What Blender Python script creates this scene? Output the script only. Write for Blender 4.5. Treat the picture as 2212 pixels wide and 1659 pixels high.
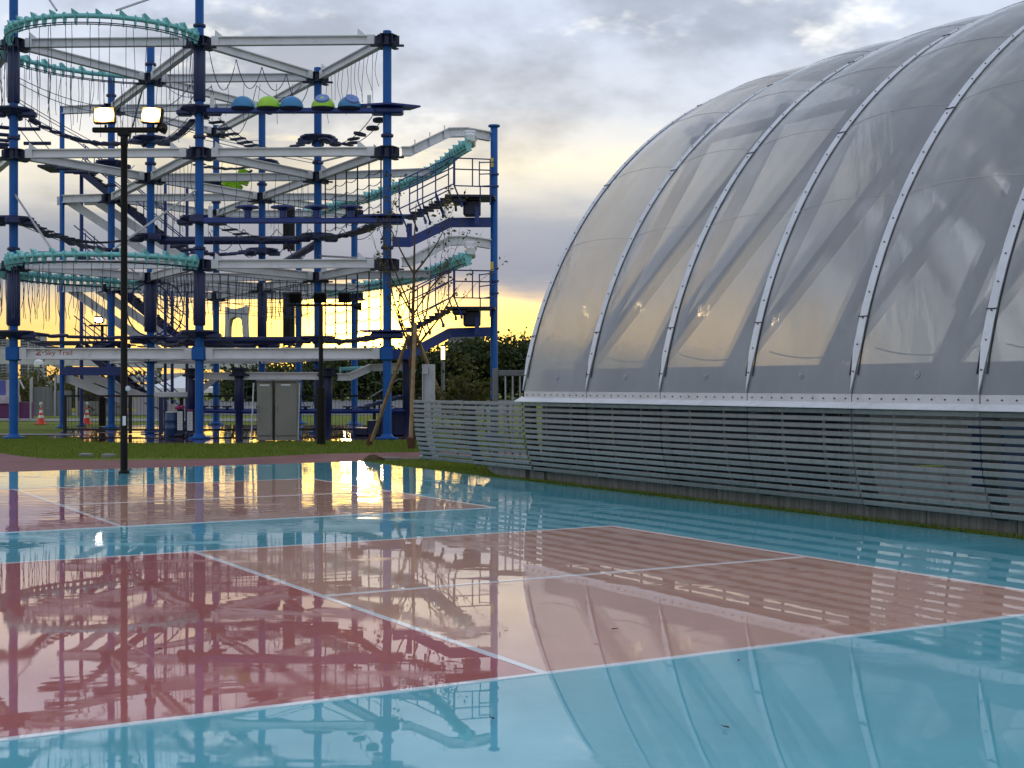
import bpy, math, random
from mathutils import Vector, Matrix
R = math.radians
for o in list(bpy.data.objects):
    bpy.data.objects.remove(o)
scene = bpy.context.scene
C = scene.collection

# ------------------------------------------------------------------ camera
EYE = 1.51            # eye height above the wet court
FOC = 2980.0          # focal length, in units of 1/2212 of the picture width
HOR, MID = 832.0, 1106.0
cam_d = bpy.data.cameras.new('camera')
cam_d.sensor_width = 36.0
cam_d.lens = 36.0 * FOC / 2212.0
cam_d.clip_start = 0.1
cam_d.clip_end = 6000.0
cam = bpy.data.objects.new('camera', cam_d)
C.objects.link(cam)
cam.location = (0, 0, EYE)
cam.rotation_euler = (R(90.0) + math.atan(2.5 / FOC), 0, 0)
scene.camera = cam

# ------------------------------------------------------------------ sky
SUN_AZ, SUN_EL = -6.1, 2.3         # degrees: left of straight ahead, above the horizon
world = bpy.data.worlds.new('World')
scene.world = world
world.use_nodes = True
wt = world.node_tree
for n in list(wt.nodes):
    wt.nodes.remove(n)

class NT:
    """small helper for wiring node trees"""
    def __init__(self, tree):
        self.t = tree
    def n(self, kind, **props):
        nd = self.t.nodes.new(kind)
        for k, v in props.items():
            if k == 'inp':
                for name, val in v.items():
                    s = nd.inputs[name]
                    if isinstance(val, bpy.types.NodeSocket):
                        self.t.links.new(val, s)
                    else:
                        s.default_value = val
            else:
                setattr(nd, k, v)
        return nd
    def link(self, a, b):
        self.t.links.new(a, b)
    def math(self, op, a, b=0.0, c=None, clamp=False):
        nd = self.n('ShaderNodeMath', operation=op, use_clamp=clamp)
        for i, v in enumerate((a, b) if c is None else (a, b, c)):
            if isinstance(v, bpy.types.NodeSocket):
                self.link(v, nd.inputs[i])
            else:
                nd.inputs[i].default_value = v
        return nd.outputs[0]
    def vmath(self, op, a, b=(0, 0, 0)):
        nd = self.n('ShaderNodeVectorMath', operation=op)
        for i, v in enumerate((a, b)):
            if isinstance(v, bpy.types.NodeSocket):
                self.link(v, nd.inputs[i])
            else:
                nd.inputs[i].default_value = v
        return nd.outputs['Value'] if op in ('DOT_PRODUCT', 'LENGTH') else nd.outputs[0]
    def ramp(self, fac, stops, interp='LINEAR'):
        nd = self.n('ShaderNodeValToRGB')
        cr = nd.color_ramp
        cr.interpolation = interp
        while len(cr.elements) > 1:
            cr.elements.remove(cr.elements[0])
        for i, (p, c) in enumerate(stops):
            e = cr.elements[0] if i == 0 else cr.elements.new(p)
            e.position = p
            if not hasattr(c, '__len__'):
                c = (c, c, c)
            e.color = (*c[:3], 1)
        self.link(fac, nd.inputs[0])
        return nd.outputs[0]
    def smooth(self, v, lo, hi, to0=0.0, to1=1.0):
        nd = self.n('ShaderNodeMapRange', interpolation_type='SMOOTHSTEP')
        self.link(v, nd.inputs[0])
        for i, x in enumerate((lo, hi, to0, to1)):
            if isinstance(x, bpy.types.NodeSocket):
                self.link(x, nd.inputs[i + 1])
            else:
                nd.inputs[i + 1].default_value = x
        return nd.outputs[0]
    def noise(self, vec, scale, detail=4.0, rough=0.55, dist=0.0):
        nd = self.n('ShaderNodeTexNoise')
        self.link(vec, nd.inputs['Vector'])
        nd.inputs['Scale'].default_value = scale
        nd.inputs['Detail'].default_value = detail
        nd.inputs['Roughness'].default_value = rough
        nd.inputs['Distortion'].default_value = dist
        return nd.outputs['Fac']
    def mix(self, f, a, b, blend='MIX', clamp=False):
        nd = self.n('ShaderNodeMix', data_type='RGBA', blend_type=blend)
        nd.clamp_result = clamp
        for s, v in ((nd.inputs[0], f), (nd.inputs[6], a), (nd.inputs[7], b)):
            if isinstance(v, bpy.types.NodeSocket):
                self.link(v, s)
            elif hasattr(v, '__len__'):
                s.default_value = (*v[:3], 1)
            else:
                s.default_value = v
        return nd.outputs[2]
    def mapping(self, vec, scale=(1, 1, 1), rot=(0, 0, 0), loc=(0, 0, 0)):
        nd = self.n('ShaderNodeMapping')
        self.link(vec, nd.inputs['Vector'])
        nd.inputs['Scale'].default_value = scale
        nd.inputs['Rotation'].default_value = rot
        nd.inputs['Location'].default_value = loc
        return nd.outputs[0]

def srgb(r, g, b):
    def f(c):
        c /= 255.0
        return c / 12.92 if c <= 0.04045 else ((c + 0.055) / 1.055) ** 2.4
    return (f(r), f(g), f(b))

W = NT(wt)
tc = W.n('ShaderNodeTexCoord')
D = W.vmath('NORMALIZE', tc.outputs['Generated'])
sep = W.n('ShaderNodeSeparateXYZ')
W.link(D, sep.inputs[0])
zz = sep.outputs['Z']
sun_v = Vector((math.sin(R(SUN_AZ)) * math.cos(R(SUN_EL)), math.cos(R(SUN_AZ)) * math.cos(R(SUN_EL)), math.sin(R(SUN_EL))))
facing = W.vmath('DOT_PRODUCT', D, tuple(sun_v))
# cloud fields (world directions, stretched sideways the way layered cloud is)
P1 = W.mapping(D, scale=(1.0, 1.0, 1.9), loc=(0.45, 0.1, 0.2))
P2 = W.mapping(D, scale=(1.0, 1.0, 2.0), loc=(3.1, 1.7, 0.0))
P3 = W.mapping(D, scale=(1.0, 1.0, 7.0), loc=(7.3, 2.2, 0.9))
big = W.noise(P2, 4.2, 5.0, 0.58)
mid = W.noise(P1, 7.0, 5.0, 0.56)
streak = W.noise(P3, 7.0, 5.0, 0.6)
zw = W.math('ADD', zz, W.math('MULTIPLY', W.math('SUBTRACT', streak, 0.5), 0.030))
zw = W.math('ADD', zw, W.math('MULTIPLY', W.math('SUBTRACT', big, 0.5), 0.045))
warm = W.ramp(zw, [
    (0.000, srgb(228, 174, 98)), (0.026, srgb(233, 192, 112)), (0.046, srgb(224, 192, 130)),
    (0.060, srgb(186, 172, 150)), (0.072, srgb(142, 145, 153)), (0.088, srgb(128, 135, 149)), (0.112, srgb(142, 147, 156)),
    (0.130, srgb(180, 178, 173)), (0.150, srgb(208, 200, 180)), (0.168, srgb(194, 192, 187)),
    (0.195, srgb(178, 183, 191)), (0.25, srgb(168, 177, 192)), (0.42, srgb(174, 184, 200)),
    (1.0, srgb(172, 184, 206))])
cool = W.ramp(zw, [
    (0.000, srgb(196, 186, 176)), (0.05, srgb(190, 188, 188)), (0.10, srgb(172, 178, 188)),
    (0.20, srgb(178, 184, 196)), (0.42, srgb(180, 189, 205)), (1.0, srgb(172, 184, 206))])
side = W.smooth(facing, 0.45, 0.93)
sky = W.mix(side, cool, warm)
# cloud bodies: darker undersides and bright gaps
dark = W.smooth(W.math('ADD', W.math('MULTIPLY', mid, 0.55), W.math('MULTIPLY', big, 0.45)), 0.42, 0.58, 1.20, 0.78)
high = W.smooth(zz, 0.06, 0.17)
dark = W.math('ADD', W.math('MULTIPLY', high, W.math('SUBTRACT', dark, 1.0)), 1.0)
sky = W.mix(1.0, sky, dark, 'MULTIPLY')
gap = W.smooth(W.noise(W.mapping(D, scale=(1.0, 1.0, 2.2), loc=(1.62, 0.33, 0.71)), 6.5, 5.0, 0.62), 0.56, 0.70)
gap = W.math('MULTIPLY', gap, W.smooth(zz, 0.13, 0.24))
sky = W.mix(W.math('MULTIPLY', gap, 0.6), sky, srgb(250, 248, 240))
lit = W.smooth(streak, 0.52, 0.68)
lit = W.math('MULTIPLY', lit, W.math('MULTIPLY', W.smooth(zz, 0.11, 0.145), W.smooth(zz, 0.20, 0.165)))
lit = W.math('MULTIPLY', lit, W.smooth(facing, 0.80, 0.97))
sky = W.mix(W.math('MULTIPLY', lit, 0.75), sky, srgb(255, 234, 176))
# the sunk sun behind thin cloud
squash = W.vmath('NORMALIZE', W.vmath('MULTIPLY', D, (1.0, 1.0, 1.5)))
sv2 = Vector((sun_v.x, sun_v.y, sun_v.z * 1.5)).normalized()
near_sun = W.math('MAXIMUM', W.vmath('DOT_PRODUCT', squash, tuple(sv2)), 0.0)
g1 = W.math('POWER', near_sun, 125.0)
g2 = W.math('POWER', near_sun, 1500.0)
gl = W.math('MULTIPLY', g1, W.smooth(zw, 0.085, 0.055))
gl = W.math('MULTIPLY', gl, W.smooth(streak, 0.36, 0.56, 0.35, 1.0))
sky = W.mix(1.0, sky, W.mix(gl, (0, 0, 0), (1.8, 1.02, 0.06)), 'ADD')
g2 = W.math('MULTIPLY', g2, W.smooth(streak, 0.34, 0.54, 0.5, 1.0))
g2 = W.math('MULTIPLY', g2, W.smooth(zw, 0.074, 0.056))
sky = W.mix(1.0, sky, W.mix(g2, (0, 0, 0), (9.0, 5.6, 0.9)), 'ADD')
nish = W.n('ShaderNodeTexSky', sky_type='NISHITA')
nish.sun_disc = False
nish.sun_elevation = R(SUN_EL)
nish.sun_rotation = R(SUN_AZ)
nish.air_density = 1.0
nish.dust_density = 2.0
bg1 = W.n('ShaderNodeBackground', inp={'Color': nish.outputs[0], 'Strength': 0.0015})
bg2 = W.n('ShaderNodeBackground', inp={'Color': sky, 'Strength': 1.27})
addb = W.n('ShaderNodeAddShader')
W.link(bg1.outputs[0], addb.inputs[0])
W.link(bg2.outputs[0], addb.inputs[1])
world.cycles.sampling_method = 'MANUAL'
world.cycles.sample_map_resolution = 256
wo = W.n('ShaderNodeOutputWorld')
W.link(addb.outputs[0], wo.inputs[0])

# ------------------------------------------------------------------ sun (low, veiled by cloud)
sun_d = bpy.data.lights.new('sun', 'SUN')
sun_d.energy = 0.12
sun_d.angle = R(2.0)
sun_d.color = (1.0, 0.72, 0.42)
sun = bpy.data.objects.new('sun', sun_d)
C.objects.link(sun)
sun.rotation_euler = (-sun_v).to_track_quat('-Z', 'Y').to_euler()

scene.view_settings.view_transform = 'Standard'
scene.view_settings.look = 'None'
scene.view_settings.exposure = 0.22
scene.view_settings.gamma = 1.0
scene.view_settings.use_curve_mapping = False
scene.cycles.max_bounces = 6
scene.cycles.diffuse_bounces = 3
scene.cycles.glossy_bounces = 4
scene.cycles.transparent_max_bounces = 14
scene.cycles.use_adaptive_sampling = True
scene.cycles.adaptive_threshold = 0.025
scene.cycles.sample_clamp_indirect = 6.0
scene.cycles.caustics_reflective = False
scene.cycles.caustics_refractive = False

# ------------------------------------------------------------------ places
def ground(px, py, z=0.0):
    """point on the ground seen at (px, py) of the 2212 wide picture"""
    d = (EYE - z) * FOC / (py - HOR)
    return Vector(((px - MID) / FOC * d, d, z))

def at(px, py, d):
    return Vector(((px - MID) / FOC * d, d, EYE + (HOR - py) / FOC * d))

# frame of the ball courts: a runs along the side lines, b along the base lines
E1 = Vector((math.cos(R(30)), math.sin(R(30)), 0))
E2 = Vector((-math.sin(R(30)), math.cos(R(30)), 0))
CO = Vector((0.167, 7.223, 0))
def cf(a, b, z=0.0):
    return CO + E1 * a + E2 * b + Vector((0, 0, z))
# ------------------------------------------------------------------ materials
MATS = {}
def material(name):
    m = bpy.data.materials.new(name)
    m.use_nodes = True
    t = m.node_tree
    for n in list(t.nodes):
        t.nodes.remove(n)
    MATS[name] = m
    return m, NT(t)

def finish(N, shader):
    o = N.n('ShaderNodeOutputMaterial')
    N.link(shader, o.inputs['Surface'])
    return o

def plain(name, col, rough=0.5, metal=0.0, var=0.18, scale=3.0, bump=0.0, spec=0.5, dirt=0.0, fine=40.0):
    """paint, metal or plastic with slight wear and dirt"""
    m, N = material(name)
    geo = N.n('ShaderNodeNewGeometry')
    n1 = N.noise(geo.outputs['Position'], scale, 3.0, 0.6)
    n2 = N.noise(geo.outputs['Position'], fine, 2.0, 0.6)
    f = N.smooth(n1, 0.3, 0.7, 1.0 - var, 1.0 + var * 0.6)
    c = N.mix(1.0, col, N.ramp(f, [(0, 0.0), (1, 1.0)]), 'MULTIPLY')
    if dirt:
        dm = N.math('MULTIPLY', N.smooth(N.noise(geo.outputs['Position'], scale * 2.3, 4.0, 0.7), 0.5, 0.75), dirt)
        c = N.mix(dm, c, (0.05, 0.045, 0.04))
    b = N.n('ShaderNodeBsdfPrincipled', inp={'Metallic': metal})
    N.link(c, b.inputs['Base Color'])
    b.inputs['Specular IOR Level'].default_value = spec
    N.link(N.smooth(n2, 0.3, 0.7, max(0.02, rough - 0.08), min(1.0, rough + 0.1)), b.inputs['Roughness'])
    if bump:
        bp = N.n('ShaderNodeBump', inp={'Strength': bump, 'Distance': 0.02, 'Height': n2})
        N.link(bp.outputs[0], b.inputs['Normal'])
    finish(N, b.outputs[0])
    return m

plain('post_blue', (0.008, 0.10, 0.36), 0.42, 0, 0.12, 1.5, spec=0.25, dirt=0.12)
plain('navy', (0.006, 0.016, 0.085), 0.42, 0, 0.15, 2.0, dirt=0.1)
plain('navy_dark', (0.008, 0.012, 0.045), 0.5, 0, 0.2, 2.0)
plain('royal', (0.007, 0.032, 0.20), 0.4, 0, 0.12, 2.0)
plain('beam_white', (0.68, 0.68, 0.69), 0.45, 0, 0.08, 1.2, dirt=0.22)
plain('teal', (0.20, 0.55, 0.54), 0.4, 0, 0.12, 2.5, dirt=0.12)
plain('rope', (0.055, 0.07, 0.13), 0.8, 0, 0.2, 8.0)
plain('steel', (0.40, 0.41, 0.43), 0.42, 0.85, 0.12, 4.0, dirt=0.1)
plain('lime', (0.33, 0.62, 0.03), 0.35, 0, 0.1, 2.0)
plain('ball_blue', (0.03, 0.20, 0.42), 0.35, 0, 0.1, 2.0)
plain('ball_pad', (0.16, 0.24, 0.50), 0.6, 0, 0.1, 2.0)
plain('pole_black', (0.007, 0.0055, 0.005), 0.5, 0, 0.2, 3.0, spec=0.2)
plain('black', (0.010, 0.010, 0.012), 0.6, 0, 0.2, 3.0)
plain('cabinet', (0.20, 0.20, 0.17), 0.5, 0, 0.1, 1.2, dirt=0.2)
plain('sign_white', (0.72, 0.73, 0.72), 0.5, 0, 0.06, 3.0)
plain('pipe_white', (0.60, 0.62, 0.62), 0.4, 0, 0.08, 3.0)
m, N = material('slat')
oi = N.n('ShaderNodeObjectInfo'); geo = N.n('ShaderNodeNewGeometry'); P = geo.outputs['Position']
c = N.mix(oi.outputs['Random'], (0.205, 0.207, 0.195), (0.28, 0.28, 0.265))
c = N.mix(N.math('MULTIPLY', N.smooth(N.noise(N.mapping(P, scale=(6, 6, 1.2)), 2.0, 4.0, 0.65), 0.45, 0.72), 0.45), c, (0.15, 0.15, 0.135))
c = N.mix(N.math('MULTIPLY', N.smooth(N.noise(P, 26.0, 3.0, 0.6), 0.55, 0.75), 0.35), c, (0.11, 0.105, 0.09))
b = N.n('ShaderNodeBsdfPrincipled', inp={'Metallic': 0.25, 'Specular IOR Level': 0.5})
N.link(c, b.inputs['Base Color']); N.link(N.smooth(N.noise(P, 9.0, 3.0, 0.6), 0.3, 0.7, 0.34, 0.6), b.inputs['Roughness'])
finish(N, b.outputs[0])
plain('slat_bracket', (0.035, 0.045, 0.055), 0.5, 0.2, 0.2, 4.0)
plain('alu', (0.60, 0.61, 0.63), 0.38, 0.5, 0.1, 3.0, dirt=0.12)
plain('bolt', (0.10, 0.10, 0.11), 0.45, 0.8, 0.1, 5.0)
plain('gasket', (0.03, 0.03, 0.033), 0.7, 0, 0.1, 5.0)
plain('strut', (0.32, 0.33, 0.35), 0.6, 0, 0.1, 2.0)
plain('seam', (0.60, 0.60, 0.61), 0.6, 0, 0.1, 4.0)
plain('cone_red', (0.75, 0.06, 0.03), 0.45, 0, 0.12, 9.0, dirt=0.2)
plain('cone_white', (0.75, 0.75, 0.72), 0.4, 0, 0.08, 9.0, dirt=0.15)
plain('wood', (0.34, 0.235, 0.125), 0.75, 0, 0.3, 7.0, 0.3, 0.3)
plain('bark', (0.11, 0.075, 0.05), 0.85, 0, 0.35, 11.0, 0.5, 0.2)
plain('burlap', (0.12, 0.055, 0.035), 0.9, 0, 0.3, 15.0, 0.5, 0.1)
plain('yellow', (0.75, 0.53, 0.04), 0.45, 0, 0.12, 4.0)
plain('magenta', (0.36, 0.03, 0.12), 0.6, 0, 0.2, 6.0)
plain('print_red', (0.42, 0.10, 0.06), 0.6, 0, 0.1, 6.0)
plain('barrel', (0.015, 0.055, 0.14), 0.4, 0, 0.15, 3.0)
plain('building_pale', (0.36, 0.37, 0.39), 0.8, 0, 0.1, 0.05)
plain('building_grey', (0.20, 0.22, 0.25), 0.8, 0, 0.1, 0.05)
plain('road_concrete', (0.50, 0.50, 0.49), 0.8, 0, 0.18, 0.25, dirt=0.2)
plain('sheet_grey', (0.17, 0.175, 0.175), 0.55, 0.1, 0.15, 0.6, dirt=0.25)
plain('purple', (0.12, 0.02, 0.10), 0.6, 0, 0.15, 1.0)
plain('poster', (0.50, 0.44, 0.50), 0.6, 0, 0.3, 1.3)
plain('poster_blue', (0.10, 0.10, 0.36), 0.6, 0, 0.2, 1.3)
plain('leaf_dead', (0.05, 0.03, 0.02), 0.7, 0, 0.2, 30.0)
plain('tarmac', (0.10, 0.10, 0.10), 0.75, 0, 0.2, 1.0, 0.3)
plain('soil', (0.10, 0.07, 0.035), 0.9, 0, 0.3, 9.0, 0.6, 0.2)
plain('slab', (0.22, 0.21, 0.19), 0.8, 0, 0.2, 7.0, 0.3)

m, N = material('window_glass')
b = N.n('ShaderNodeBsdfPrincipled', inp={'Base Color': (0.03, 0.04, 0.05, 1), 'Roughness': 0.12, 'Specular IOR Level': 0.6})
finish(N, b.outputs[0])

def emitter(name, col, strength):
    m, N = material(name)
    e = N.n('ShaderNodeEmission', inp={'Color': (*col, 1), 'Strength': strength})
    finish(N, e.outputs[0])
m, N = material('lamp_warm')
tcn = N.n('ShaderNodeTexCoord')
gm = N.vmath('SUBTRACT', tcn.outputs['Generated'], (0.5, 0.5, 0.5))
rad = N.vmath('LENGTH', N.vmath('MULTIPLY', gm, (1.0, 0.0, 1.0)))
led = N.n('ShaderNodeTexVoronoi'); N.link(tcn.outputs['Generated'], led.inputs['Vector']); led.inputs['Scale'].default_value = 9.0
st_ = N.math('ADD', N.smooth(rad, 0.24, 0.56, 44.0, 1.6), N.smooth(led.outputs['Distance'], 0.0, 0.35, 8.0, 0.0))
e = N.n('ShaderNodeEmission')
N.link(N.mix(N.smooth(rad, 0.28, 0.56), (1.0, 0.80, 0.48), (1.0, 0.50, 0.14)), e.inputs['Color']); N.link(st_, e.inputs['Strength'])
finish(N, e.outputs[0])
emitter('lamp_white', (1.0, 0.95, 0.92), 60.0)
emitter('lantern', (1.0, 0.72, 0.34), 4.0)

def leaf_mat(name, c0, c1):
    m, N = material(name)
    geo = N.n('ShaderNodeNewGeometry')
    n1 = N.noise(geo.outputs['Position'], 2.2, 4.0, 0.6)
    f = N.math('ADD', N.math('MULTIPLY', geo.outputs['Random Per Island'], 0.7), N.math('MULTIPLY', n1, 0.5))
    c = N.mix(N.smooth(f, 0.25, 0.95), c0, c1)
    b = N.n('ShaderNodeBsdfPrincipled', inp={'Roughness': 0.6, 'Specular IOR Level': 0.25})
    N.link(c, b.inputs['Base Color'])
    tr = N.n('ShaderNodeBsdfTranslucent')
    N.link(N.mix(1.0, c, (1.25, 1.2, 0.6), 'MULTIPLY'), tr.inputs['Color'])
    mx = N.n('ShaderNodeMixShader', inp={0: 0.25})
    N.link(b.outputs[0], mx.inputs[1]); N.link(tr.outputs[0], mx.inputs[2])
    finish(N, mx.outputs[0])
leaf_mat('leaf_dark', (0.022, 0.032, 0.010), (0.055, 0.075, 0.022))
leaf_mat('leaf_olive', (0.05, 0.055, 0.014), (0.13, 0.12, 0.035))
leaf_mat('leaf_sparse', (0.05, 0.045, 0.015), (0.11, 0.10, 0.03))
leaf_mat('grass_blade', (0.10, 0.155, 0.018), (0.21, 0.25, 0.038))

# translucent pillow membrane
def membrane(name, t_hi, t_lo, blur=0.68, haze=0.55, through=0.55):
    m, N = material(name)
    geo = N.n('ShaderNodeNewGeometry')
    smudge = N.noise(N.mapping(geo.outputs['Position'], scale=(1, 1, 0.35)), 2.2, 6.0, 0.65)
    crink = N.noise(N.mapping(geo.outputs['Position'], scale=(1.0, 1.0, 0.25), rot=(0, 0, R(30))), 2.6, 4.0, 0.55, 0.4)
    bp = N.n('ShaderNodeBump', inp={'Strength': 0.09, 'Distance': 0.10, 'Height': crink})
    col = N.mix(N.smooth(smudge, 0.3, 0.75), (0.90, 0.91, 0.935), (0.96, 0.965, 0.975))
    dif = N.n('ShaderNodeBsdfDiffuse'); N.link(col, dif.inputs['Color'])
    trl = N.n('ShaderNodeBsdfTranslucent'); N.link(col, trl.inputs['Color'])
    tr0 = N.n('ShaderNodeBsdfTransparent', inp={'Color': (0.84, 0.85, 0.87, 1)})
    rf0 = N.n('ShaderNodeBsdfRefraction', inp={'Color': (0.86, 0.87, 0.88, 1), 'IOR': 1.06, 'Roughness': haze})
    tra = N.n('ShaderNodeMixShader', inp={0: blur}); N.link(tr0.outputs[0], tra.inputs[1]); N.link(rf0.outputs[0], tra.inputs[2])
    glo = N.n('ShaderNodeBsdfGlossy', inp={'Roughness': 0.075, 'Color': (0.95, 0.95, 0.95, 1)})
    N.link(bp.outputs[0], glo.inputs['Normal'])
    m1 = N.n('ShaderNodeMixShader', inp={0: through}); N.link(dif.outputs[0], m1.inputs[1]); N.link(trl.outputs[0], m1.inputs[2])
    m2 = N.n('ShaderNodeMixShader')
    N.link(N.smooth(smudge, 0.3, 0.75, t_hi, t_lo), m2.inputs[0])
    N.link(m1.outputs[0], m2.inputs[1]); N.link(tra.outputs[0], m2.inputs[2])
    fr = N.n('ShaderNodeFresnel', inp={'IOR': 1.40}); N.link(bp.outputs[0], fr.inputs['Normal'])
    m3 = N.n('ShaderNodeMixShader')
    N.link(N.math('MULTIPLY', fr.outputs[0], 0.95), m3.inputs[0])
    N.link(m2.outputs[0], m3.inputs[1]); N.link(glo.outputs[0], m3.inputs[2])
    finish(N, m3.outputs[0])
membrane('membrane', 0.53, 0.46, 0.52, 0.30, 0.60)
membrane('membrane_clear', 0.74, 0.64, 0.72, 0.5)
membrane('membrane_frosted', 0.30, 0.24, 0.9, 0.6, 0.85)

# wet painted court: paint under a thin film of rain water
def wet_paint(name, col, lift=1.0):
    m, N = material(name)
    geo = N.n('ShaderNodeNewGeometry')
    P = geo.outputs['Position']
    worn = N.noise(P, 0.8, 6.0, 0.62)
    grit = N.noise(P, 130.0, 2.0, 0.5)
    c = N.mix(1.0, col, N.ramp(N.smooth(worn, 0.3, 0.7, 0.86, 1.0), [(0, 0.0), (1, 1.0)]), 'MULTIPLY')
    c = N.mix(N.math('MULTIPLY', N.smooth(N.noise(P, 3.1, 5.0, 0.7), 0.62, 0.8), 0.12), c, (0.5, 0.5, 0.5))
    # where the water stands and where it has run off
    pud = N.smooth(N.noise(N.mapping(P, scale=(0.6, 1.0, 1.0), rot=(0, 0, R(-20))), 0.55, 4.0, 0.6, 0.6), 0.34, 0.56)
    dry = N.smooth(N.noise(N.mapping(P, scale=(0.5, 1.0, 1.0), rot=(0, 0, R(15)), loc=(4.1, 2.7, 0)), 0.9, 5.0, 0.62), 0.57, 0.66)
    dry = N.math('MULTIPLY', dry, N.math('SUBTRACT', 1.0, N.math('MULTIPLY', pud, 0.75)))
    wav = N.math('MULTIPLY', N.noise(P, 1.1, 2.0, 0.5), 0.32)
    rip = N.noise(N.mapping(P, scale=(1.0, 1.7, 1.0)), 3.6, 2.0, 0.5)
    # wind reaches the water more on the open far side
    wind = N.smooth(N.vmath('DOT_PRODUCT', P, (-0.5, 0.866, 0.0)), 11.0, 18.0, 0.022, 0.75)
    h = N.math('ADD', wav, N.math('MULTIPLY', rip, wind))
    h = N.math('MULTIPLY', h, N.smooth(pud, 0.0, 1.0, 1.0, 0.5))
    h = N.math('ADD', h, N.math('MULTIPLY', N.math('MULTIPLY', grit, 0.010), dry))
    # the slab falls about one per cent towards the drain along its far side
    fall = N.math('MAXIMUM', N.math('SUBTRACT', N.vmath('DOT_PRODUCT', P, (-0.5, 0.866, 0.0)), 12.5), 0.0)
    fall = N.math('MULTIPLY', N.math('MINIMUM', N.math('MULTIPLY', fall, fall), N.math('MULTIPLY', fall, 4.0)), -0.0010 / 0.003)
    h = N.math('ADD', h, fall)
    bp = N.n('ShaderNodeBump', inp={'Distance': 0.0030, 'Height': h, 'Strength': 1.0})
    c = N.mix(N.math('MULTIPLY', N.smooth(grit, 0.45, 0.75), 0.10), c, (0.02, 0.03, 0.04))
    c = N.mix(N.math('MULTIPLY', dry, 0.10), c, (0.6, 0.6, 0.6))
    b = N.n('ShaderNodeBsdfPrincipled', inp={'Roughness': 0.55, 'Specular IOR Level': 0.15, 'Coat IOR': 1.5})
    N.link(c, b.inputs['Base Color'])
    N.link(N.smooth(dry, 0.0, 1.0, 1.0, 0.6), b.inputs['Coat Weight'])
    N.link(N.math('ADD', N.smooth(pud, 0.0, 1.0, 0.035, 0.010), N.math('MULTIPLY', dry, 0.13)), b.inputs['Coat Roughness'])
    N.link(bp.outputs[0], b.inputs['Coat Normal'])
    finish(N, b.outputs[0])
wet_paint('court_blue', (0.105, 0.47, 0.55))
wet_paint('court_tan', (0.70, 0.36, 0.25))
wet_paint('court_red', (0.52, 0.125, 0.11))
wet_paint('court_white', (0.88, 0.88, 0.88))

# red rubber path, damp
m, N = material('path_red')
geo = N.n('ShaderNodeNewGeometry'); P = geo.outputs['Position']
c = N.mix(N.smooth(N.noise(P, 1.3, 6.0, 0.6), 0.3, 0.7), (0.165, 0.062, 0.058), (0.235, 0.090, 0.078))
c = N.mix(N.math('MULTIPLY', N.smooth(N.noise(P, 60.0, 2.0, 0.6), 0.4, 0.7), 0.3), c, (0.10, 0.04, 0.04))
bp = N.n('ShaderNodeBump', inp={'Strength': 0.5, 'Distance': 0.01, 'Height': N.noise(P, 90.0, 2.0, 0.6)})
b = N.n('ShaderNodeBsdfPrincipled', inp={'Roughness': 0.62, 'Specular IOR Level': 0.35})
N.link(c, b.inputs['Base Color']); N.link(bp.outputs[0], b.inputs['Normal'])
finish(N, b.outputs[0])

# rubber ground under the ropes course: dark red with standing water
m, N = material('pad_wet')
geo = N.n('ShaderNodeNewGeometry'); P = geo.outputs['Position']
c = N.mix(N.smooth(N.noise(P, 0.9, 5.0, 0.6), 0.3, 0.7), (0.10, 0.028, 0.030), (0.17, 0.05, 0.05))
pud = N.smooth(N.noise(N.mapping(P, scale=(0.5, 1.0, 1.0)), 0.42, 3.0, 0.5, 0.3), 0.34, 0.39)
bp = N.n('ShaderNodeBump', inp={'Strength': 0.4, 'Distance': 0.004, 'Height': N.noise(P, 1.2, 2.0, 0.5)})
b = N.n('ShaderNodeBsdfPrincipled', inp={'Roughness': 0.6, 'Specular IOR Level': 0.3, 'Coat IOR': 1.4, 'Coat Roughness': 0.02})
N.link(c, b.inputs['Base Color']); N.link(pud, b.inputs['Coat Weight']); N.link(bp.outputs[0], b.inputs['Coat Normal'])
finish(N, b.outputs[0])

# standing water over dark rubber
m, N = material('puddle_water')
geo = N.n('ShaderNodeNewGeometry'); P = geo.outputs['Position']
bp = N.n('ShaderNodeBump', inp={'Strength': 0.6, 'Distance': 0.002, 'Height': N.noise(P, 1.6, 2.0, 0.5)})
b = N.n('ShaderNodeBsdfPrincipled', inp={'Base Color': (0.05, 0.02, 0.02, 1), 'Roughness': 0.015, 'IOR': 1.5, 'Specular IOR Level': 0.6})
N.link(bp.outputs[0], b.inputs['Normal'])
finish(N, b.outputs[0])

# mown lawn
m, N = material('lawn')
geo = N.n('ShaderNodeNewGeometry'); P = geo.outputs['Position']
n1 = N.noise(P, 0.35, 5.0, 0.6); n2 = N.noise(P, 5.0, 5.0, 0.65); n3 = N.noise(P, 45.0, 3.0, 0.6)
c = N.mix(N.smooth(n1, 0.3, 0.7), (0.13, 0.18, 0.022), (0.22, 0.25, 0.036))
c = N.mix(N.math('MULTIPLY', N.smooth(n2, 0.45, 0.75), 0.5), c, (0.06, 0.075, 0.016))
c = N.mix(N.math('MULTIPLY', N.smooth(n3, 0.4, 0.7), 0.45), c, (0.04, 0.055, 0.010))
hgt = N.math('ADD', N.math('MULTIPLY', n3, 0.7), n2)
bp = N.n('ShaderNodeBump', inp={'Strength': 0.9, 'Distance': 0.05, 'Height': hgt})
b = N.n('ShaderNodeBsdfPrincipled', inp={'Roughness': 0.85, 'Specular IOR Level': 0.12})
N.link(c, b.inputs['Base Color']); N.link(bp.outputs[0], b.inputs['Normal'])
finish(N, b.outputs[0])

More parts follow.
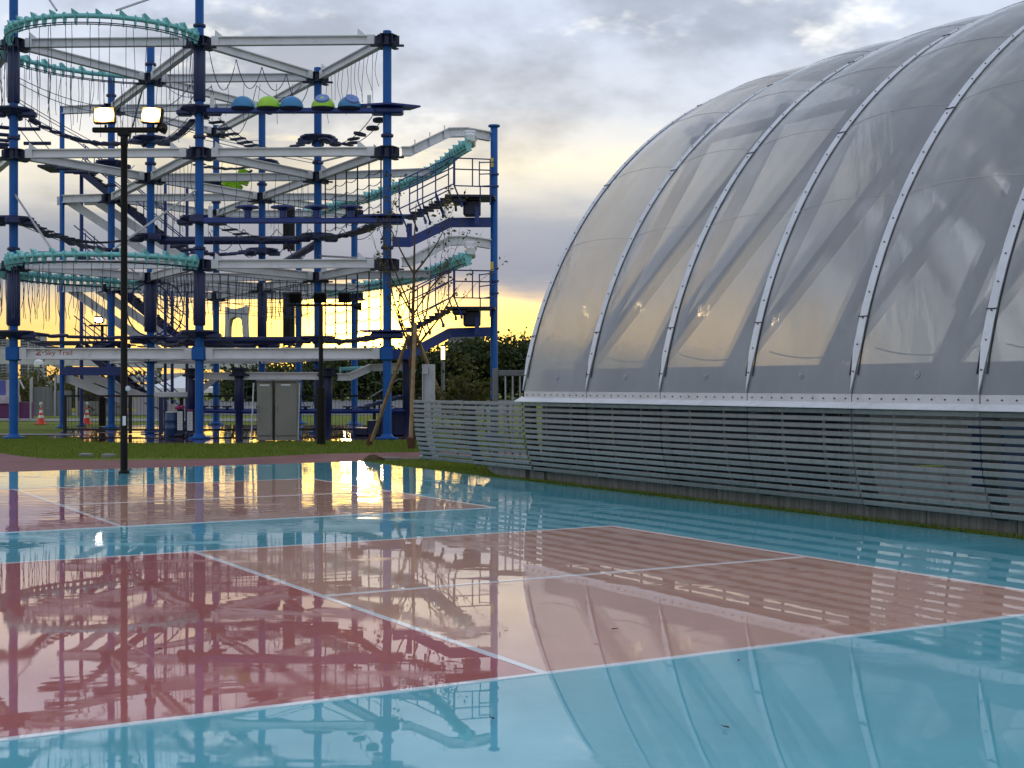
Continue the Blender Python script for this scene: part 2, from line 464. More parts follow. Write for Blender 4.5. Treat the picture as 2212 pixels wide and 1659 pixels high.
# cast concrete footing, streaked
m, N = material('concrete')
geo = N.n('ShaderNodeNewGeometry'); P = geo.outputs['Position']
st = N.noise(N.mapping(P, scale=(9.0, 9.0, 0.5)), 1.6, 5.0, 0.6)
c = N.mix(N.smooth(st, 0.35, 0.68), (0.15, 0.15, 0.135), (0.27, 0.265, 0.245))
c = N.mix(N.math('MULTIPLY', N.smooth(N.noise(P, 30.0, 4.0, 0.6), 0.45, 0.7), 0.3), c, (0.10, 0.10, 0.09))
bp = N.n('ShaderNodeBump', inp={'Strength': 0.35, 'Distance': 0.01, 'Height': N.noise(P, 40.0, 4.0, 0.6)})
b = N.n('ShaderNodeBsdfPrincipled', inp={'Roughness': 0.75, 'Specular IOR Level': 0.3})
N.link(c, b.inputs['Base Color']); N.link(bp.outputs[0], b.inputs['Normal'])
finish(N, b.outputs[0])

# ------------------------------------------------------------------ mesh building
class MB:
    def __init__(self):
        self.v, self.f = [], []
    def add(self, vs, fs):
        k = len(self.v)
        self.v += [Vector(p) for p in vs]
        self.f += [tuple(i + k for i in q) for q in fs]
        return self
    def box(self, c, s, M=None):
        c = Vector(c)
        vs = []
        for z in (-.5, .5):
            for x, y in ((-.5, -.5), (.5, -.5), (.5, .5), (-.5, .5)):
                p = Vector((x * s[0], y * s[1], z * s[2]))
                vs.append(c + (M @ p if M else p))
        return self.add(vs, [(3, 2, 1, 0), (4, 5, 6, 7), (0, 1, 5, 4), (1, 2, 6, 5), (2, 3, 7, 6), (3, 0, 4, 7)])
    def rbox(self, c, s, r=0.01, M=None):
        """box with chamfered edges all round its plan and top"""
        c = Vector(c); x, y, z = s[0] / 2, s[1] / 2, s[2] / 2
        r = min(r, x * .45, y * .45, z * .45)
        rings = []
        for zz_, o in ((-z, r), (-z + r, 0), (z - r, 0), (z, r)):
            X, Y = x - o, y - o
            rings.append([Vector(p) for p in ((-X + r, -Y, zz_), (X - r, -Y, zz_), (X, -Y + r, zz_), (X, Y - r, zz_), (X - r, Y, zz_), (-X + r, Y, zz_), (-X, Y - r, zz_), (-X, -Y + r, zz_))])
        vs = [c + (M @ p if M else p) for ring in rings for p in ring]
        fs = [tuple(reversed(range(8))), tuple(range(24, 32))]
        for k in range(3):
            for i in range(8):
                j = (i + 1) % 8
                fs.append((k * 8 + i, k * 8 + j, k * 8 + 8 + j, k * 8 + 8 + i))
        return self.add(vs, fs)
    def path(self, pts, r, n=6, cap=True, up=(0, 0, 1)):
        """tube along points; r one radius or one for each point"""
        pts = [Vector(p) for p in pts]
        rs = r if hasattr(r, '__len__') else [r] * len(pts)
        vs, fs = [], []
        for i, p in enumerate(pts):
            t = (pts[min(i + 1, len(pts) - 1)] - pts[max(i - 1, 0)])
            t = t.normalized() if t.length > 1e-9 else Vector((0, 0, 1))
            u = Vector(up)
            if abs(t.dot(u)) > 0.95:
                u = Vector((1, 0, 0))
            a = t.cross(u).normalized(); b_ = a.cross(t)
            for k in range(n):
                an = 2 * math.pi * (k + .5) / n
                vs.append(p + (a * math.cos(an) + b_ * math.sin(an)) * rs[i])
        for i in range(len(pts) - 1):
            for k in range(n):
                j = (k + 1) % n
                fs.append((i * n + k, i * n + j, i * n + n + j, i * n + n + k))
        if cap:
            fs.append(tuple(reversed(range(n))))
            fs.append(tuple(range((len(pts) - 1) * n, len(pts) * n)))
        return self.add(vs, fs)
    def sweep(self, pts, prof, up=(0, 0, 1), cap=True):
        """profile [(side, up)] swept along points"""
        pts = [Vector(p) for p in pts]
        U = Vector(up); n = len(prof)
        vs, fs = [], []
        for i, p in enumerate(pts):
            d0 = (pts[i] - pts[i - 1]).normalized() if i > 0 else None
            d1 = (pts[i + 1] - pts[i]).normalized() if i < len(pts) - 1 else None
            t = ((d0 or d1) + (d1 or d0)).normalized()
            sd = t.cross(U).normalized()
            k = 1.0 / max(0.4, (d0 or d1).dot(t))
            uu = sd.cross(t)
            for (a, b_) in prof:
                vs.append(p + sd * a * k + uu * b_)
        for i in range(len(pts) - 1):
            for k in range(n):
                j = (k + 1) % n
                fs.append((i * n + k, i * n + j, i * n + n + j, i * n + n + k))
        if cap:
            fs.append(tuple(reversed(range(n))))
            fs.append(tuple(range((len(pts) - 1) * n, len(pts) * n)))
        return self.add(vs, fs)
    def lathe(self, c, prof, n=16):
        c = Vector(c); vs, fs = [], []
        for (r, z) in prof:
            for k in range(n):
                an = 2 * math.pi * k / n
                vs.append(c + Vector((r * math.cos(an), r * math.sin(an), z)))
        for i in range(len(prof) - 1):
            for k in range(n):
                j = (k + 1) % n
                fs.append((i * n + k, i * n + j, i * n + n + j, i * n + n + k))
        fs.append(tuple(reversed(range(n))))
        fs.append(tuple(range((len(prof) - 1) * n, len(prof) * n)))
        return self.add(vs, fs)
    def prism(self, poly, z0, z1):
        n = len(poly)
        vs = [Vector((p[0], p[1], z0)) for p in poly] + [Vector((p[0], p[1], z1)) for p in poly]
        fs = [tuple(reversed(range(n))), tuple(range(n, 2 * n))] + [(i, (i + 1) % n, n + (i + 1) % n, n + i) for i in range(n)]
        return self.add(vs, fs)
    def sheet(self, poly, z):
        return self.add([Vector((p[0], p[1], z)) for p in poly], [tuple(range(len(poly)))])
    def quad(self, a, b_, c, d):
        return self.add([a, b_, c, d], [(0, 1, 2, 3)])
    def mesh(self, name, mat, org=(0, 0, 0), smooth=False):
        me = bpy.data.meshes.new(name)
        og = Vector(org)
        me.from_pydata([tuple(p - og) for p in self.v], [], self.f)
        me.materials.append(MATS[mat])
        if smooth:
            me.polygons.foreach_set('use_smooth', [True] * len(me.polygons))
            me.set_sharp_from_angle(angle=R(40))
        me.update()
        return me
    def build(self, name, mat, parent=None, smooth=False, org=None):
        if org is None:
            org = origin_of(parent) if parent else (0, 0, 0)
        o = bpy.data.objects.new(name, self.mesh(name, mat, org, smooth))
        C.objects.link(o)
        if parent:
            o.parent = parent
        else:
            o.location = org
        return o

def origin_of(o):
    p = Vector((0, 0, 0))
    while o is not None:
        p = p + o.location
        o = o.parent
    return p

def put(me, parent, p, rz=0.0, sc=None, name=None, rot=None):
    """one more object that shares a mesh, at a world place"""
    o = bpy.data.objects.new(name or me.name.split('.')[0], me)
    C.objects.link(o)
    o.parent = parent
    o.location = Vector(p) - (origin_of(parent) if parent else Vector((0, 0, 0)))
    o.rotation_euler = rot if rot is not None else (0, 0, rz)
    if sc:
        o.scale = sc
    return o

def tag(o, label=None, cat=None, group=None, kind=None):
    if label: o['label'] = label
    if cat: o['category'] = cat
    if group: o['group'] = group
    if kind: o['kind'] = kind
    return o

def thing(name, loc, label, cat, group=None):
    o = bpy.data.objects.new(name, None)
    C.objects.link(o)
    o.location = loc
    o.empty_display_size = 0.2
    return tag(o, label, cat, group)

def copy_tree(o, parent=None):
    c = o.copy(); C.objects.link(c); c.parent = parent
    for ch in list(o.children):
        copy_tree(ch, c)
    return c

def ibeam(h, w, tf=0.03, tw=0.025):
    H2, W2 = h / 2, w / 2
    return [(-W2, -H2), (W2, -H2), (W2, -H2 + tf), (tw / 2, -H2 + tf), (tw / 2, H2 - tf), (W2, H2 - tf), (W2, H2), (-W2, H2), (-W2, H2 - tf), (-tw / 2, H2 - tf), (-tw / 2, -H2 + tf), (-W2, -H2 + tf)]
def rect(h, w):
    return [(-w / 2, -h / 2), (w / 2, -h / 2), (w / 2, h / 2), (-w / 2, h / 2)]
def lerp(a, b_, t):
    return a + (b_ - a) * t
# ------------------------------------------------------------------ ground
rng = random.Random(11)
g = MB().sheet([(-2500, -300), (2500, -300), (2500, 4500), (-2500, 4500)], -0.030)
tag(g.build('ground', 'lawn'), kind='structure')

# court slab (painted blue) in one sheet, with its painted fields and lines each 4 mm up
A_MIN, A_MAX, B_MIN, B_MAX = -60.0, 7.33, -9.0, 19.0
slab = MB()
slab.prism([cf(A_MIN, B_MIN), cf(A_MAX, B_MIN), cf(A_MAX, B_MAX), cf(A_MIN, B_MAX)], -0.06, 0.0)
tag(slab.build('court', 'court_blue'), kind='structure')
def field(name, mat, a0, a1, b0, b1, z=0.002):
    o = MB().prism([cf(a0, b0), cf(a1, b0), cf(a1, b1), cf(a0, b1)], -0.003 - z * .3, z).build(name, mat)
    return tag(o, kind='structure')
LW = 0.05
for b0 in (0.0, 8.66):
    field('court_service_field', 'court_tan', 0.0, 4.57, b0, b0 + 6.1)
    field('court_kitchen_field', 'court_red', -4.27, 0.0, b0, b0 + 6.1)
    field('court_service_field', 'court_tan', -8.84, -4.27, b0, b0 + 6.1)
    z = 0.004
    field('court_line', 'court_white', -8.84, 4.57, b0 - LW / 2, b0 + LW / 2, z)
    field('court_line', 'court_white', -8.84, 4.57, b0 + 6.1 - LW / 2, b0 + 6.1 + LW / 2, z)
    for a in (-8.84, -4.27, 0.0, 4.57):
        field('court_line', 'court_white', a - LW / 2, a + LW / 2, b0 + LW / 2, b0 + 6.1 - LW / 2, z + 0.0008)
    for a0, a1 in ((0.025, 4.545), (-8.815, -4.295)):
        field('court_line', 'court_white', a0, a1, b0 + 3.05 - LW / 2, b0 + 3.05 + LW / 2, z + 0.0016)

# red rubber path beyond the court, curving in front of the lawn
far_edge = [ground(x, y) for x, y in ((-700, 955), (-300, 962), (0, 978), (50, 985), (109, 990.8), (190, 992.8), (273, 993), (380, 992), (494, 989.6), (600, 984), (692, 979.7), (800, 977), (900, 976), (1100, 974), (1400, 970))]
near_edge = [cf(-60, 18.9), cf(-20, 18.9), cf(-8, 18.9), cf(-2, 18.9), cf(3, 18.9), cf(6.4, 18.9)]
near_edge += [ground(x, y) for x, y in ((815, 994), (880, 989), (960, 985), (1100, 984), (1400, 982))]
path = MB().prism([tuple(p)[:2] for p in near_edge] + [tuple(p)[:2] for p in reversed(far_edge)], -0.05, -0.008)
tag(path.build('path', 'path_red'), kind='structure')

# wet rubber pad under the ropes course
pad = [ground(x, y) for x, y in ((95, 947), (165, 944), (185, 954), (350, 957), (520, 957), (600, 953), (760, 951), (905, 949), (920, 935), (860, 918), (300, 917), (150, 925))]
tag(MB().prism([tuple(p)[:2] for p in pad], -0.04, -0.012).build('rubber_pad', 'pad_wet'), kind='structure')
def puddle(px0, px1, py0, py1, seed):
    r_ = random.Random(seed); pts_ = []
    for k in range(40):
        an = 2 * math.pi * k / 40
        w_ = 1 + .10 * math.sin(3 * an + seed) + .07 * math.sin(7 * an + 2 * seed) + r_.uniform(-.03, .03)
        pts_.append(ground(lerp(px0, px1, .5 + .5 * w_ * math.cos(an)), lerp(py0, py1, .5 - .5 * w_ * math.sin(an) * -1)))
    tag(MB().sheet([tuple(p)[:2] for p in reversed(pts_)], -0.007).build('puddle', 'puddle_water'), kind='structure')
puddle(168, 345, 942.5, 953.5, 1); puddle(352, 425, 941, 953, 5); puddle(466, 552, 936, 951.5, 2); puddle(606, 650, 937, 949.5, 3); puddle(715, 880, 936, 945.5, 4)
# pale service paths across the far lawn
for ys, x0, x1 in (((903.5, 909), -300, 560), ((936, 939.5), -300, 175), ((878, 880), 430, 700)):
    q = [ground(x0, ys[0]), ground(x1, ys[0]), ground(x1, ys[1]), ground(x0, ys[1])]
    tag(MB().sheet(q, -0.012 if ys[0] < 930 else -0.006).build('service_path', 'slab'), kind='structure')
# far tarmac yard behind the lawn
tag(MB().sheet([(-60, 97), (-24, 97), (-24, 70), (0, 70), (0, 140), (-60, 140)], -0.015).build('yard', 'tarmac'), kind='structure')

# grass blades: the lawn strip facing the court, the wedge beside the fence and the verge along the footing
def in_poly(p, poly):
    c = False
    for i in range(len(poly)):
        a, b_ = poly[i], poly[i - 1]
        if (a[1] > p[1]) != (b_[1] > p[1]) and p[0] < (b_[0] - a[0]) * (p[1] - a[1]) / (b_[1] - a[1]) + a[0]:
            c = not c
    return c
def blades(name, mat, pts, h0, h1, w, label):
    mb = MB()
    for (x, y, z) in pts:
        a = rng.uniform(0, 6.28); h = rng.uniform(h0, h1)
        dx, dy = math.cos(a) * w, math.sin(a) * w
        lx, ly = rng.gauss(0, h * .4), rng.gauss(0, h * .4)
        k = len(mb.v)
        mb.v += [Vector((x - dx, y - dy, z)), Vector((x + dx, y + dy, z)), Vector((x + lx, y + ly, z + h))]
        mb.f.append((k, k + 1, k + 2))
    o = mb.build(name, mat)
    return tag(o, label, 'grass', kind='stuff')
path_poly = [tuple(p)[:2] for p in near_edge] + [tuple(p)[:2] for p in reversed(far_edge)]
pts = []
while len(pts) < 52000:
    x, y = rng.uniform(-17, 0.5), rng.uniform(29.0, 41.0)
    if x / y < -0.385 or in_poly((x, y), path_poly) or in_poly((x, y), [tuple(p)[:2] for p in pad]):
        continue
    pts.append((x, y, -0.032))
blades('lawn_grass', 'grass_blade', pts, 0.03, 0.075, 0.010, 'short mown grass in front of the ropes course')
pts = []
while len(pts) < 26000:
    a, b = rng.uniform(7.34, 10.5), rng.uniform(11.5, 19.5)
    p = cf(a, b)
    if in_poly((p.x, p.y), path_poly) or (a > 7.75 and b < 12.2):
        continue
    pts.append((p.x, p.y, -0.032))
while len(pts) < 44000:
    a = 7.335 + abs(rng.gauss(0, 0.10))
    b = rng.uniform(0.0, 15.0)
    if a > 7.62:
        continue
    n_ = 0.5 + 0.5 * math.sin(b * 5.1) * math.sin(b * 2.3 + 1)
    if rng.random() > 0.25 + 0.75 * n_:
        continue
    p = cf(a, b)
    pts.append((p.x, p.y, -0.03))
blades('verge_grass', 'grass_blade', pts, 0.03, 0.085, 0.006, 'rough green grass verge along the louvre screen footing')
# ------------------------------------------------------------------ membrane hall
A_SILL, Z_SILL = 7.2, 1.40
HALF, Z0, RISE = 6.5, 0.30, 6.66
BAY = 1.8
RIB_B = [12.45 - BAY * i for i in range(11)]
def arch(th, inset=0.0):
    """point of the arch: th 0 at the near springing, 1 at the far one -> (a, z)"""
    t0 = math.asin((Z_SILL - Z0) / RISE)
    an = math.pi - t0 - th * (math.pi - 2 * t0)
    return A_SILL + HALF + (HALF - inset) * math.cos(an) * 1.012, Z0 + (RISE - inset) * math.sin(an)
def arch_n(th):
    a0, z0 = arch(th - 1e-4); a1, z1 = arch(th + 1e-4)
    t = Vector((a1 - a0, z1 - z0)).normalized()
    return Vector((-t.y, t.x))           # outwards
def dome_pt(th, b, out=0.0):
    a, z = arch(th); n = arch_n(th)
    return cf(a + n.x * out, b, z + n.y * out)

hall = thing('membrane_hall', cf(A_SILL + HALF, 12.45), 'large vaulted hall of clear grey air-filled membrane panels with pale metal ribs', 'hall')
NS = 64
def bulge(th, s, amp):
    e = min(1.0, th / 0.09, (1 - th) / 0.09)
    e = e * e * (3 - 2 * e)
    return amp * (4 * s * (1 - s)) ** 0.8 * e
for i in range(len(RIB_B) - 1):
    b0, b1 = RIB_B[i] - 0.012, RIB_B[i + 1] + 0.012
    nb = 12
    amp = 0.115 + 0.01 * math.sin(i * 2.1)
    for half in (0, 1):
        mb = MB(); n2_ = NS // 2
        for j in range(n2_ + 1):
            th = (j + half * n2_) / NS
            for k in range(nb + 1):
                s = k / nb
                mb.v.append(dome_pt(th, lerp(b0, b1, s), bulge(th, s, amp)))
        for j in range(n2_):
            for k in range(nb):
                q = j * (nb + 1) + k
                mb.f.append((q, q + 1, q + nb + 2, q + nb + 1))
        pan_ = mb.build('membrane_panel', ('membrane', 'membrane_frosted')[half], hall, smooth=True)
        if half == 0:
            pan = pan_
    # welded seams across the panel
    for th in (0.13, 0.205, 0.28, 0.36, 0.45):
        sm = MB().path([dome_pt(th, lerp(b0, b1, k / 14), bulge(th, k / 14, amp) + 0.004) for k in range(15)], 0.0028, 4)
        sm.build('seam', 'seam', pan)
    sm = MB().path([dome_pt(0.13, lerp(b0, b1, k / 14), -bulge(0.13, k / 14, amp) * .8) for k in range(15)], 0.0028, 4)
    sm.build('seam', 'seam', pan)
    pt = dome_pt(0.012, lerp(b0, b1, 0.52), bulge(0.012, 0.52, amp) + 0.004); nn = arch_n(0.012)
    if i < 8:
        axis = (E1 * nn.x + Vector((0, 0, nn.y))).normalized()
        MB().path([pt - axis * .01, pt + axis * .006], [0.042, 0.040], 14).path([pt + axis * .004, pt + axis * .02], [0.02, 0.017], 10).build('air_port', 'strut', pan)

# frosted end wall at the far gable, in upright strips
for k in range(8):
    a0, a1 = lerp(.02, .98, k / 8), lerp(.02, .98, (k + 1) / 8)
    mb = MB(); nn_ = 6
    for j in range(nn_ + 1):
        th = lerp(a0, a1, j / nn_)
        a_, z_ = arch(th)
        mb.v += [cf(a_, 12.43, 1.36), cf(a_, 12.43, z_ - .01)]
    for j in range(nn_):
        mb.f.append((2 * j, 2 * j + 1, 2 * j + 3, 2 * j + 2))
    mb.build('gable_panel', 'membrane_clear', hall)

# low boarded wall under the gable
for k in range(9):
    MB().box(cf(8.2 + 1.35 * k, 12.4, .68), (1.34, .06, 1.34), Matrix.Rotation(R(30), 3, 'Z')).build('gable_board', ('slab', 'sheet_grey')[k % 2], hall)

# metal clamping ribs, each with a bolt row and two thin black gaskets
bolt_m = MB().path([(0, 0, 0), (0, 0, 0.016)], [0.014, 0.012], 7).mesh('bolt', 'bolt')
for i, b in enumerate(RIB_B):
    pts = [dome_pt(0.012 + 0.976 * j / NS, b, 0.02) for j in range(NS + 1)]
    mb = MB(); W2 = 0.056
    for j in range(NS + 1):
        th = 0.012 + 0.976 * j / NS
        wj = 0.0 if j == 0 else W2
        if j == 0:
            th = 0.001
        for db, o in ((-wj, 0.018), (-wj, 0.034), (wj, 0.034), (wj, 0.018)):
            mb.v.append(dome_pt(th, b + db, o))
    for j in range(NS):
        for k in range(4):
            q, r_ = j * 4 + k, j * 4 + (k + 1) % 4
            mb.f.append((q, r_, r_ + 4, q + 4))
    rib = mb.build('rib', 'alu', hall)
    for sgn in (-1, 1):
        mb = MB().path([dome_pt(0.012 + 0.976 * j / NS, b + sgn * 0.063, 0.012) for j in range(NS + 1)], 0.011, 4)
        mb.build('gasket', 'gasket', rib)
    # bolts: the near half shows
    bolts = MB()
    for j in range(30):
        th = 0.014 + 0.0165 * j
        p = dome_pt(th, b, 0.033); nn = arch_n(th)
        ax = (E1 * nn.x + Vector((0, 0, nn.y))).normalized()
        bolts.path([p, p + ax * 0.010], [0.010, 0.009], 6)
    tag(bolts.build('bolt_row', 'bolt', rib), kind='stuff')
    for th in (0.048, 0.20, 0.33):
        pl = [dome_pt(th, b - 0.07, 0.037), dome_pt(th, b + 0.07, 0.037)]
        MB().path(pl, 0.007, 4).build('splice_joint', 'gasket', rib)

# base channel in bay lengths, with bolts; white drip sill under it
for i in range(len(RIB_B) - 1):
    b0, b1 = RIB_B[i] - 0.008, RIB_B[i + 1] + 0.008
    ch = MB().box(cf(A_SILL + 0.055, (b0 + b1) / 2, Z_SILL - 0.035), (0.09, abs(b1 - b0), 0.095), Matrix.Rotation(R(30), 3, 'Z')).build('base_channel', 'alu', hall)
    bolts = MB()
    for k in range(10):
        p = cf(A_SILL + 0.010, lerp(b0, b1, (k + .5) / 10), Z_SILL - 0.04)
        bolts.path([p, p - E1 * 0.010], [0.010, 0.009], 6)
    tag(bolts.build('bolt_row', 'bolt', ch), kind='stuff')
sill = MB()
ends = [cf(A_SILL - 0.02, 12.56, 0), cf(A_SILL - 0.02, RIB_B[-1] - .1, 0)]
prof = [(0.06, 1.335), (-0.085, 1.262), (-0.085, 1.252), (0.06, 1.285)]
k = 4
for e in ends:
    for (da, z) in prof:
        sill.v.append(Vector((e.x, e.y, 0)) + E1 * da + Vector((0, 0, z)))
sill.f += [(0, 1, 5, 4), (1, 2, 6, 5), (2, 3, 7, 6), (3, 0, 4, 7), (3, 2, 1, 0), (4, 5, 6, 7)]
sill.build('drip_sill', 'beam_white', hall)
MB().box(cf(A_SILL + 0.07, (12.5 + RIB_B[-1]) / 2, 1.326), (0.10, 12.5 - RIB_B[-1], 0.02), Matrix.Rotation(R(30), 3, 'Z')).build('sill_gasket', 'gasket', hall)

# inner steel lattice: legs that fork from foot nodes just behind the membrane
def inner(th, b, d=0.55):
    return dome_pt(th, b, -d)
for i in range(len(RIB_B) - 1):
    foot = RIB_B[i] - 0.80
    for tgt, name in ((RIB_B[i] - 0.55, 'lattice_leg'), (RIB_B[i] - 0.80 - BAY * 0.92, 'lattice_leg')):
        pts = [inner(0.012, foot, 0.42), inner(0.31, tgt, 0.30)]
        if tgt < RIB_B[-1]:
            continue
        MB().path(pts, 0.105, 10).build(name, 'strut', hall, smooth=True)
for th in (0.30, 0.5, 0.70):
    MB().path([inner(th, lerp(12.3, RIB_B[-1], k / 2), 0.42) for k in range(3)], 0.085, 8).build('purlin', 'strut', hall, smooth=True)
# solid parapet inside the foot of the membrane
for i in range(len(RIB_B) - 1):
    MB().box(cf(A_SILL + 0.42, (RIB_B[i] + RIB_B[i + 1]) / 2, 1.52), (0.05, BAY - .01, 0.46), Matrix.Rotation(R(30), 3, 'Z')).build('parapet_board', 'strut', hall)
# bent steam pipe standing inside, seen as a shadow
p0 = cf(A_SILL + 0.75, 6.0)
MB().path([p0 + Vector((0, 0, 0)), p0 + Vector((0, 0, 2.08)), p0 + Vector((0, 0, 2.2)) - E2 * -0.06, p0 + Vector((0, 0, 2.24)) - E2 * -.15, p0 + Vector((0, 0, 2.17)) - E2 * -.2], 0.05, 10).build('vent_pipe', 'strut', hall, smooth=True)
# air hoses slung along the foot
for i in range(7):
    mb = MB().path([cf(A_SILL + 0.24, lerp(RIB_B[i] - .15, RIB_B[i + 1] + .15, k / 10), 1.92 - 0.09 * 4 * (k / 10) * (1 - k / 10)) for k in range(11)], 0.008, 6)
    mb.build('air_hose', 'pipe_white', hall, smooth=True)
# floor
floor = MB().sheet([cf(7.9, 12.0), cf(7.9, -6), cf(19.6, -6), cf(19.6, 12.0)], -0.004)
floor.build('hall_floor', 'slab', hall)

# ------------------------------------------------------------------ louvre screens
SL_N, SL_P = 13, 0.0845
def slat_pos(k, flip=1):
    z = 1.215 - SL_P * k
    off = 0.02 + 0.17 * (k / (SL_N - 1)) ** 2.8
    return off, z
def screen(name, label, bays, a_base, sgn, first_post=True, cut=None, n=SL_N):
    """bays: list of (b_hi, b_lo); sgn +1 when the screen faces the court"""
    root = thing(name, cf(a_base, bays[0][0]), label, 'screen')
    rot = Matrix.Rotation(R(30), 3, 'Z')
    cache = {}
    for (b0, b1) in bays:
        L = round(abs(b0 - b1) - 0.008, 3)
        for k in range(n):
            off, z = slat_pos(k)
            tilt = math.atan2(2.8 * 0.17 * (k / (SL_N - 1)) ** 1.8 / (SL_N - 1), SL_P) * -0.6 * sgn
            key = (L, k)
            if key not in cache:
                M = rot @ Matrix.Rotation(tilt, 3, 'Y')
                cache[key] = MB().rbox((0, 0, 0), (0.030, L, 0.055), 0.008, M).mesh('slat', 'slat')
            put(cache[key], root, cf(a_base + sgn * off, (b0 + b1) / 2, z))
    # curved bracket posts behind the slats at every joint
    joints = sorted({b for bay in bays for b in bay}, reverse=True)
    for j, b in enumerate(joints):
        mb = MB()
        pts = [cf(a_base + sgn * (slat_pos(k)[0] + 0.085), b - 0.06, slat_pos(k)[1]) for k in [0] + list(range(1, n, 2)) + [n - 0.6]]
        mb.sweep(pts, rect(0.10, 0.15), up=E1)
        mb.build('bracket_post', 'slat_bracket', root)
    for (b0, b1) in bays:
        for q in (0.33, 0.72):
            b = lerp(b0, b1, q)
            pts = [cf(a_base + sgn * (slat_pos(k)[0] + 0.040), b, slat_pos(k)[1]) for k in [0] + list(range(1, n, 2)) + [n - 0.6]]
            MB().sweep(pts, rect(0.03, 0.018), up=E1).build('slat_tie', 'slat', root)
    return root
screen('louvre_screen', 'long grey louvre screen of horizontal slats below the membrane hall', [(RIB_B[i], RIB_B[i + 1]) for i in range(8)], A_SILL, 1)
screen('louvre_fence', 'freestanding grey slatted fence end beyond the hall, beside the staked tree', [(16.4, 14.45), (14.45, 12.5)], A_SILL, 1)
screen('louvre_screen', 'far-side grey louvre screen glimpsed through the near slats of the hall', [(RIB_B[i], RIB_B[i + 2]) for i in range(0, 8, 2)], A_SILL + 2 * HALF, -1)

# concrete footing wall under the screen, cast in lengths
foot = thing('footing_wall', cf(7.55, 14.0), 'low streaked concrete footing wall under the louvre screen', 'wall')
rot = Matrix.Rotation(R(30), 3, 'Z')
seg = MB().rbox((0, 0, 0), (0.30, 1.192, 0.30), 0.012, rot).mesh('wall_block', 'concrete')
b = 12.9
while b > -4:
    put(seg, foot, cf(7.72, b - .6, 0.10))
    b -= 1.2
mb = MB()
for t in range(9):
    b_ = lerp(12.9, 14.35, t / 8)
    zb = lerp(-0.05, 0.20, (t / 8) ** 3)
    for da, z in ((7.50, zb), (7.50, 0.27), (7.85, 0.27), (7.85, zb)):
        mb.v.append(cf(da, b_, z))
for t in range(8):
    for k in range(4):
        q, r_ = t * 4 + k, t * 4 + (k + 1) % 4
        mb.f.append((q, q + 4, r_ + 4, r_))
mb.f += [(0, 1, 2, 3), (35, 34, 33, 32)]
mb.build('curved_end_block', 'concrete', foot)

# dark partition boards standing inside, behind the farther half of the screen
pt_ = thing('indoor_partition', cf(8.1, 9.3), 'dark partition boards inside the hall behind the farther slats', 'partition')
for k in range(5):
    b_ = 6.4 + 1.2 * k
    MB().rbox(cf(8.1, b_ + .6, .64), (.05, 1.185, 1.26), .01, Matrix.Rotation(R(30), 3, 'Z')).build('board', ('navy_dark', 'slat_bracket', 'slat_bracket', 'navy_dark', 'slat_bracket')[k], pt_)
    MB().rbox(cf(8.23, b_, .64), (.2, .05, 1.24), .01, Matrix.Rotation(R(30), 3, 'Z')).build('prop', 'slat_bracket', pt_)

# boxes and benches standing in the hall, glimpsed between the slats
for (a, b, s, h, mat, lab) in ((12.6, 7.4, (1.5, 0.6), 0.95, 'barrel', 'dark blue counter inside the hall behind the slats'),
                               (9.8, 10.2, (0.7, 1.7), 1.25, 'burlap', 'dull brown stack of mats inside the hall at its far end'),
                               (10.6, 3.2, (0.6, 0.6), 1.0, 'purple', 'dark purple crate inside the hall behind the slats')):
    o = MB()
    M = Matrix.Rotation(R(30), 3, 'Z')
    o.rbox(cf(a, b, h * .46), (s[0], s[1], h * .88), 0.03, M)
    o.rbox(cf(a, b, h * .95), (s[0] * 1.06, s[1] * 1.06, h * .08), 0.02, M)
    for dx in (-.4, .4):
        for dy in (-.4, .4):
            p = cf(a, b, 0.012) + M @ Vector((s[0] * dx, s[1] * dy, 0))
            o.box(p, (0.06, 0.06, 0.06), M)
    tag(o.build('indoor_' + {'barrel': 'counter', 'burlap': 'mat_stack', 'purple': 'crate'}[mat], mat, org=cf(a, b, 0)), lab, {'barrel': 'counter', 'burlap': 'mats', 'purple': 'crate'}[mat])
# ------------------------------------------------------------------ ropes course
rng = random.Random(5)
course = thing('ropes_course', (-8.8, 44.0, 0), 'tall blue and white steel ropes course tower hung with ropes, nets and teal tracks', 'ropes course')
V2 = lambda x, y, z=0.0: Vector((x, y, z))
F = [V2(-14.2, 39.3), V2(-8.86, 39.1), V2(-3.52, 38.9)]
S = [V2(-16.82, 44.02), V2(-11.48, 43.82), V2(-6.14, 43.62)]
T = [V2(-14.1, 48.54), V2(-8.76, 48.34)]
U = [V2(-11.38, 53.06), V2(-6.04, 52.86)]
VP = V2(-8.35, 54.0)
TW = V2(-0.52, 40.0)
LV = [2.41, 4.94, 8.10, 11.25]          # white beam levels
PL = [3.04, 6.27, 9.36]                 # deck levels
up = lambda p, z: Vector((p.x, p.y, z))

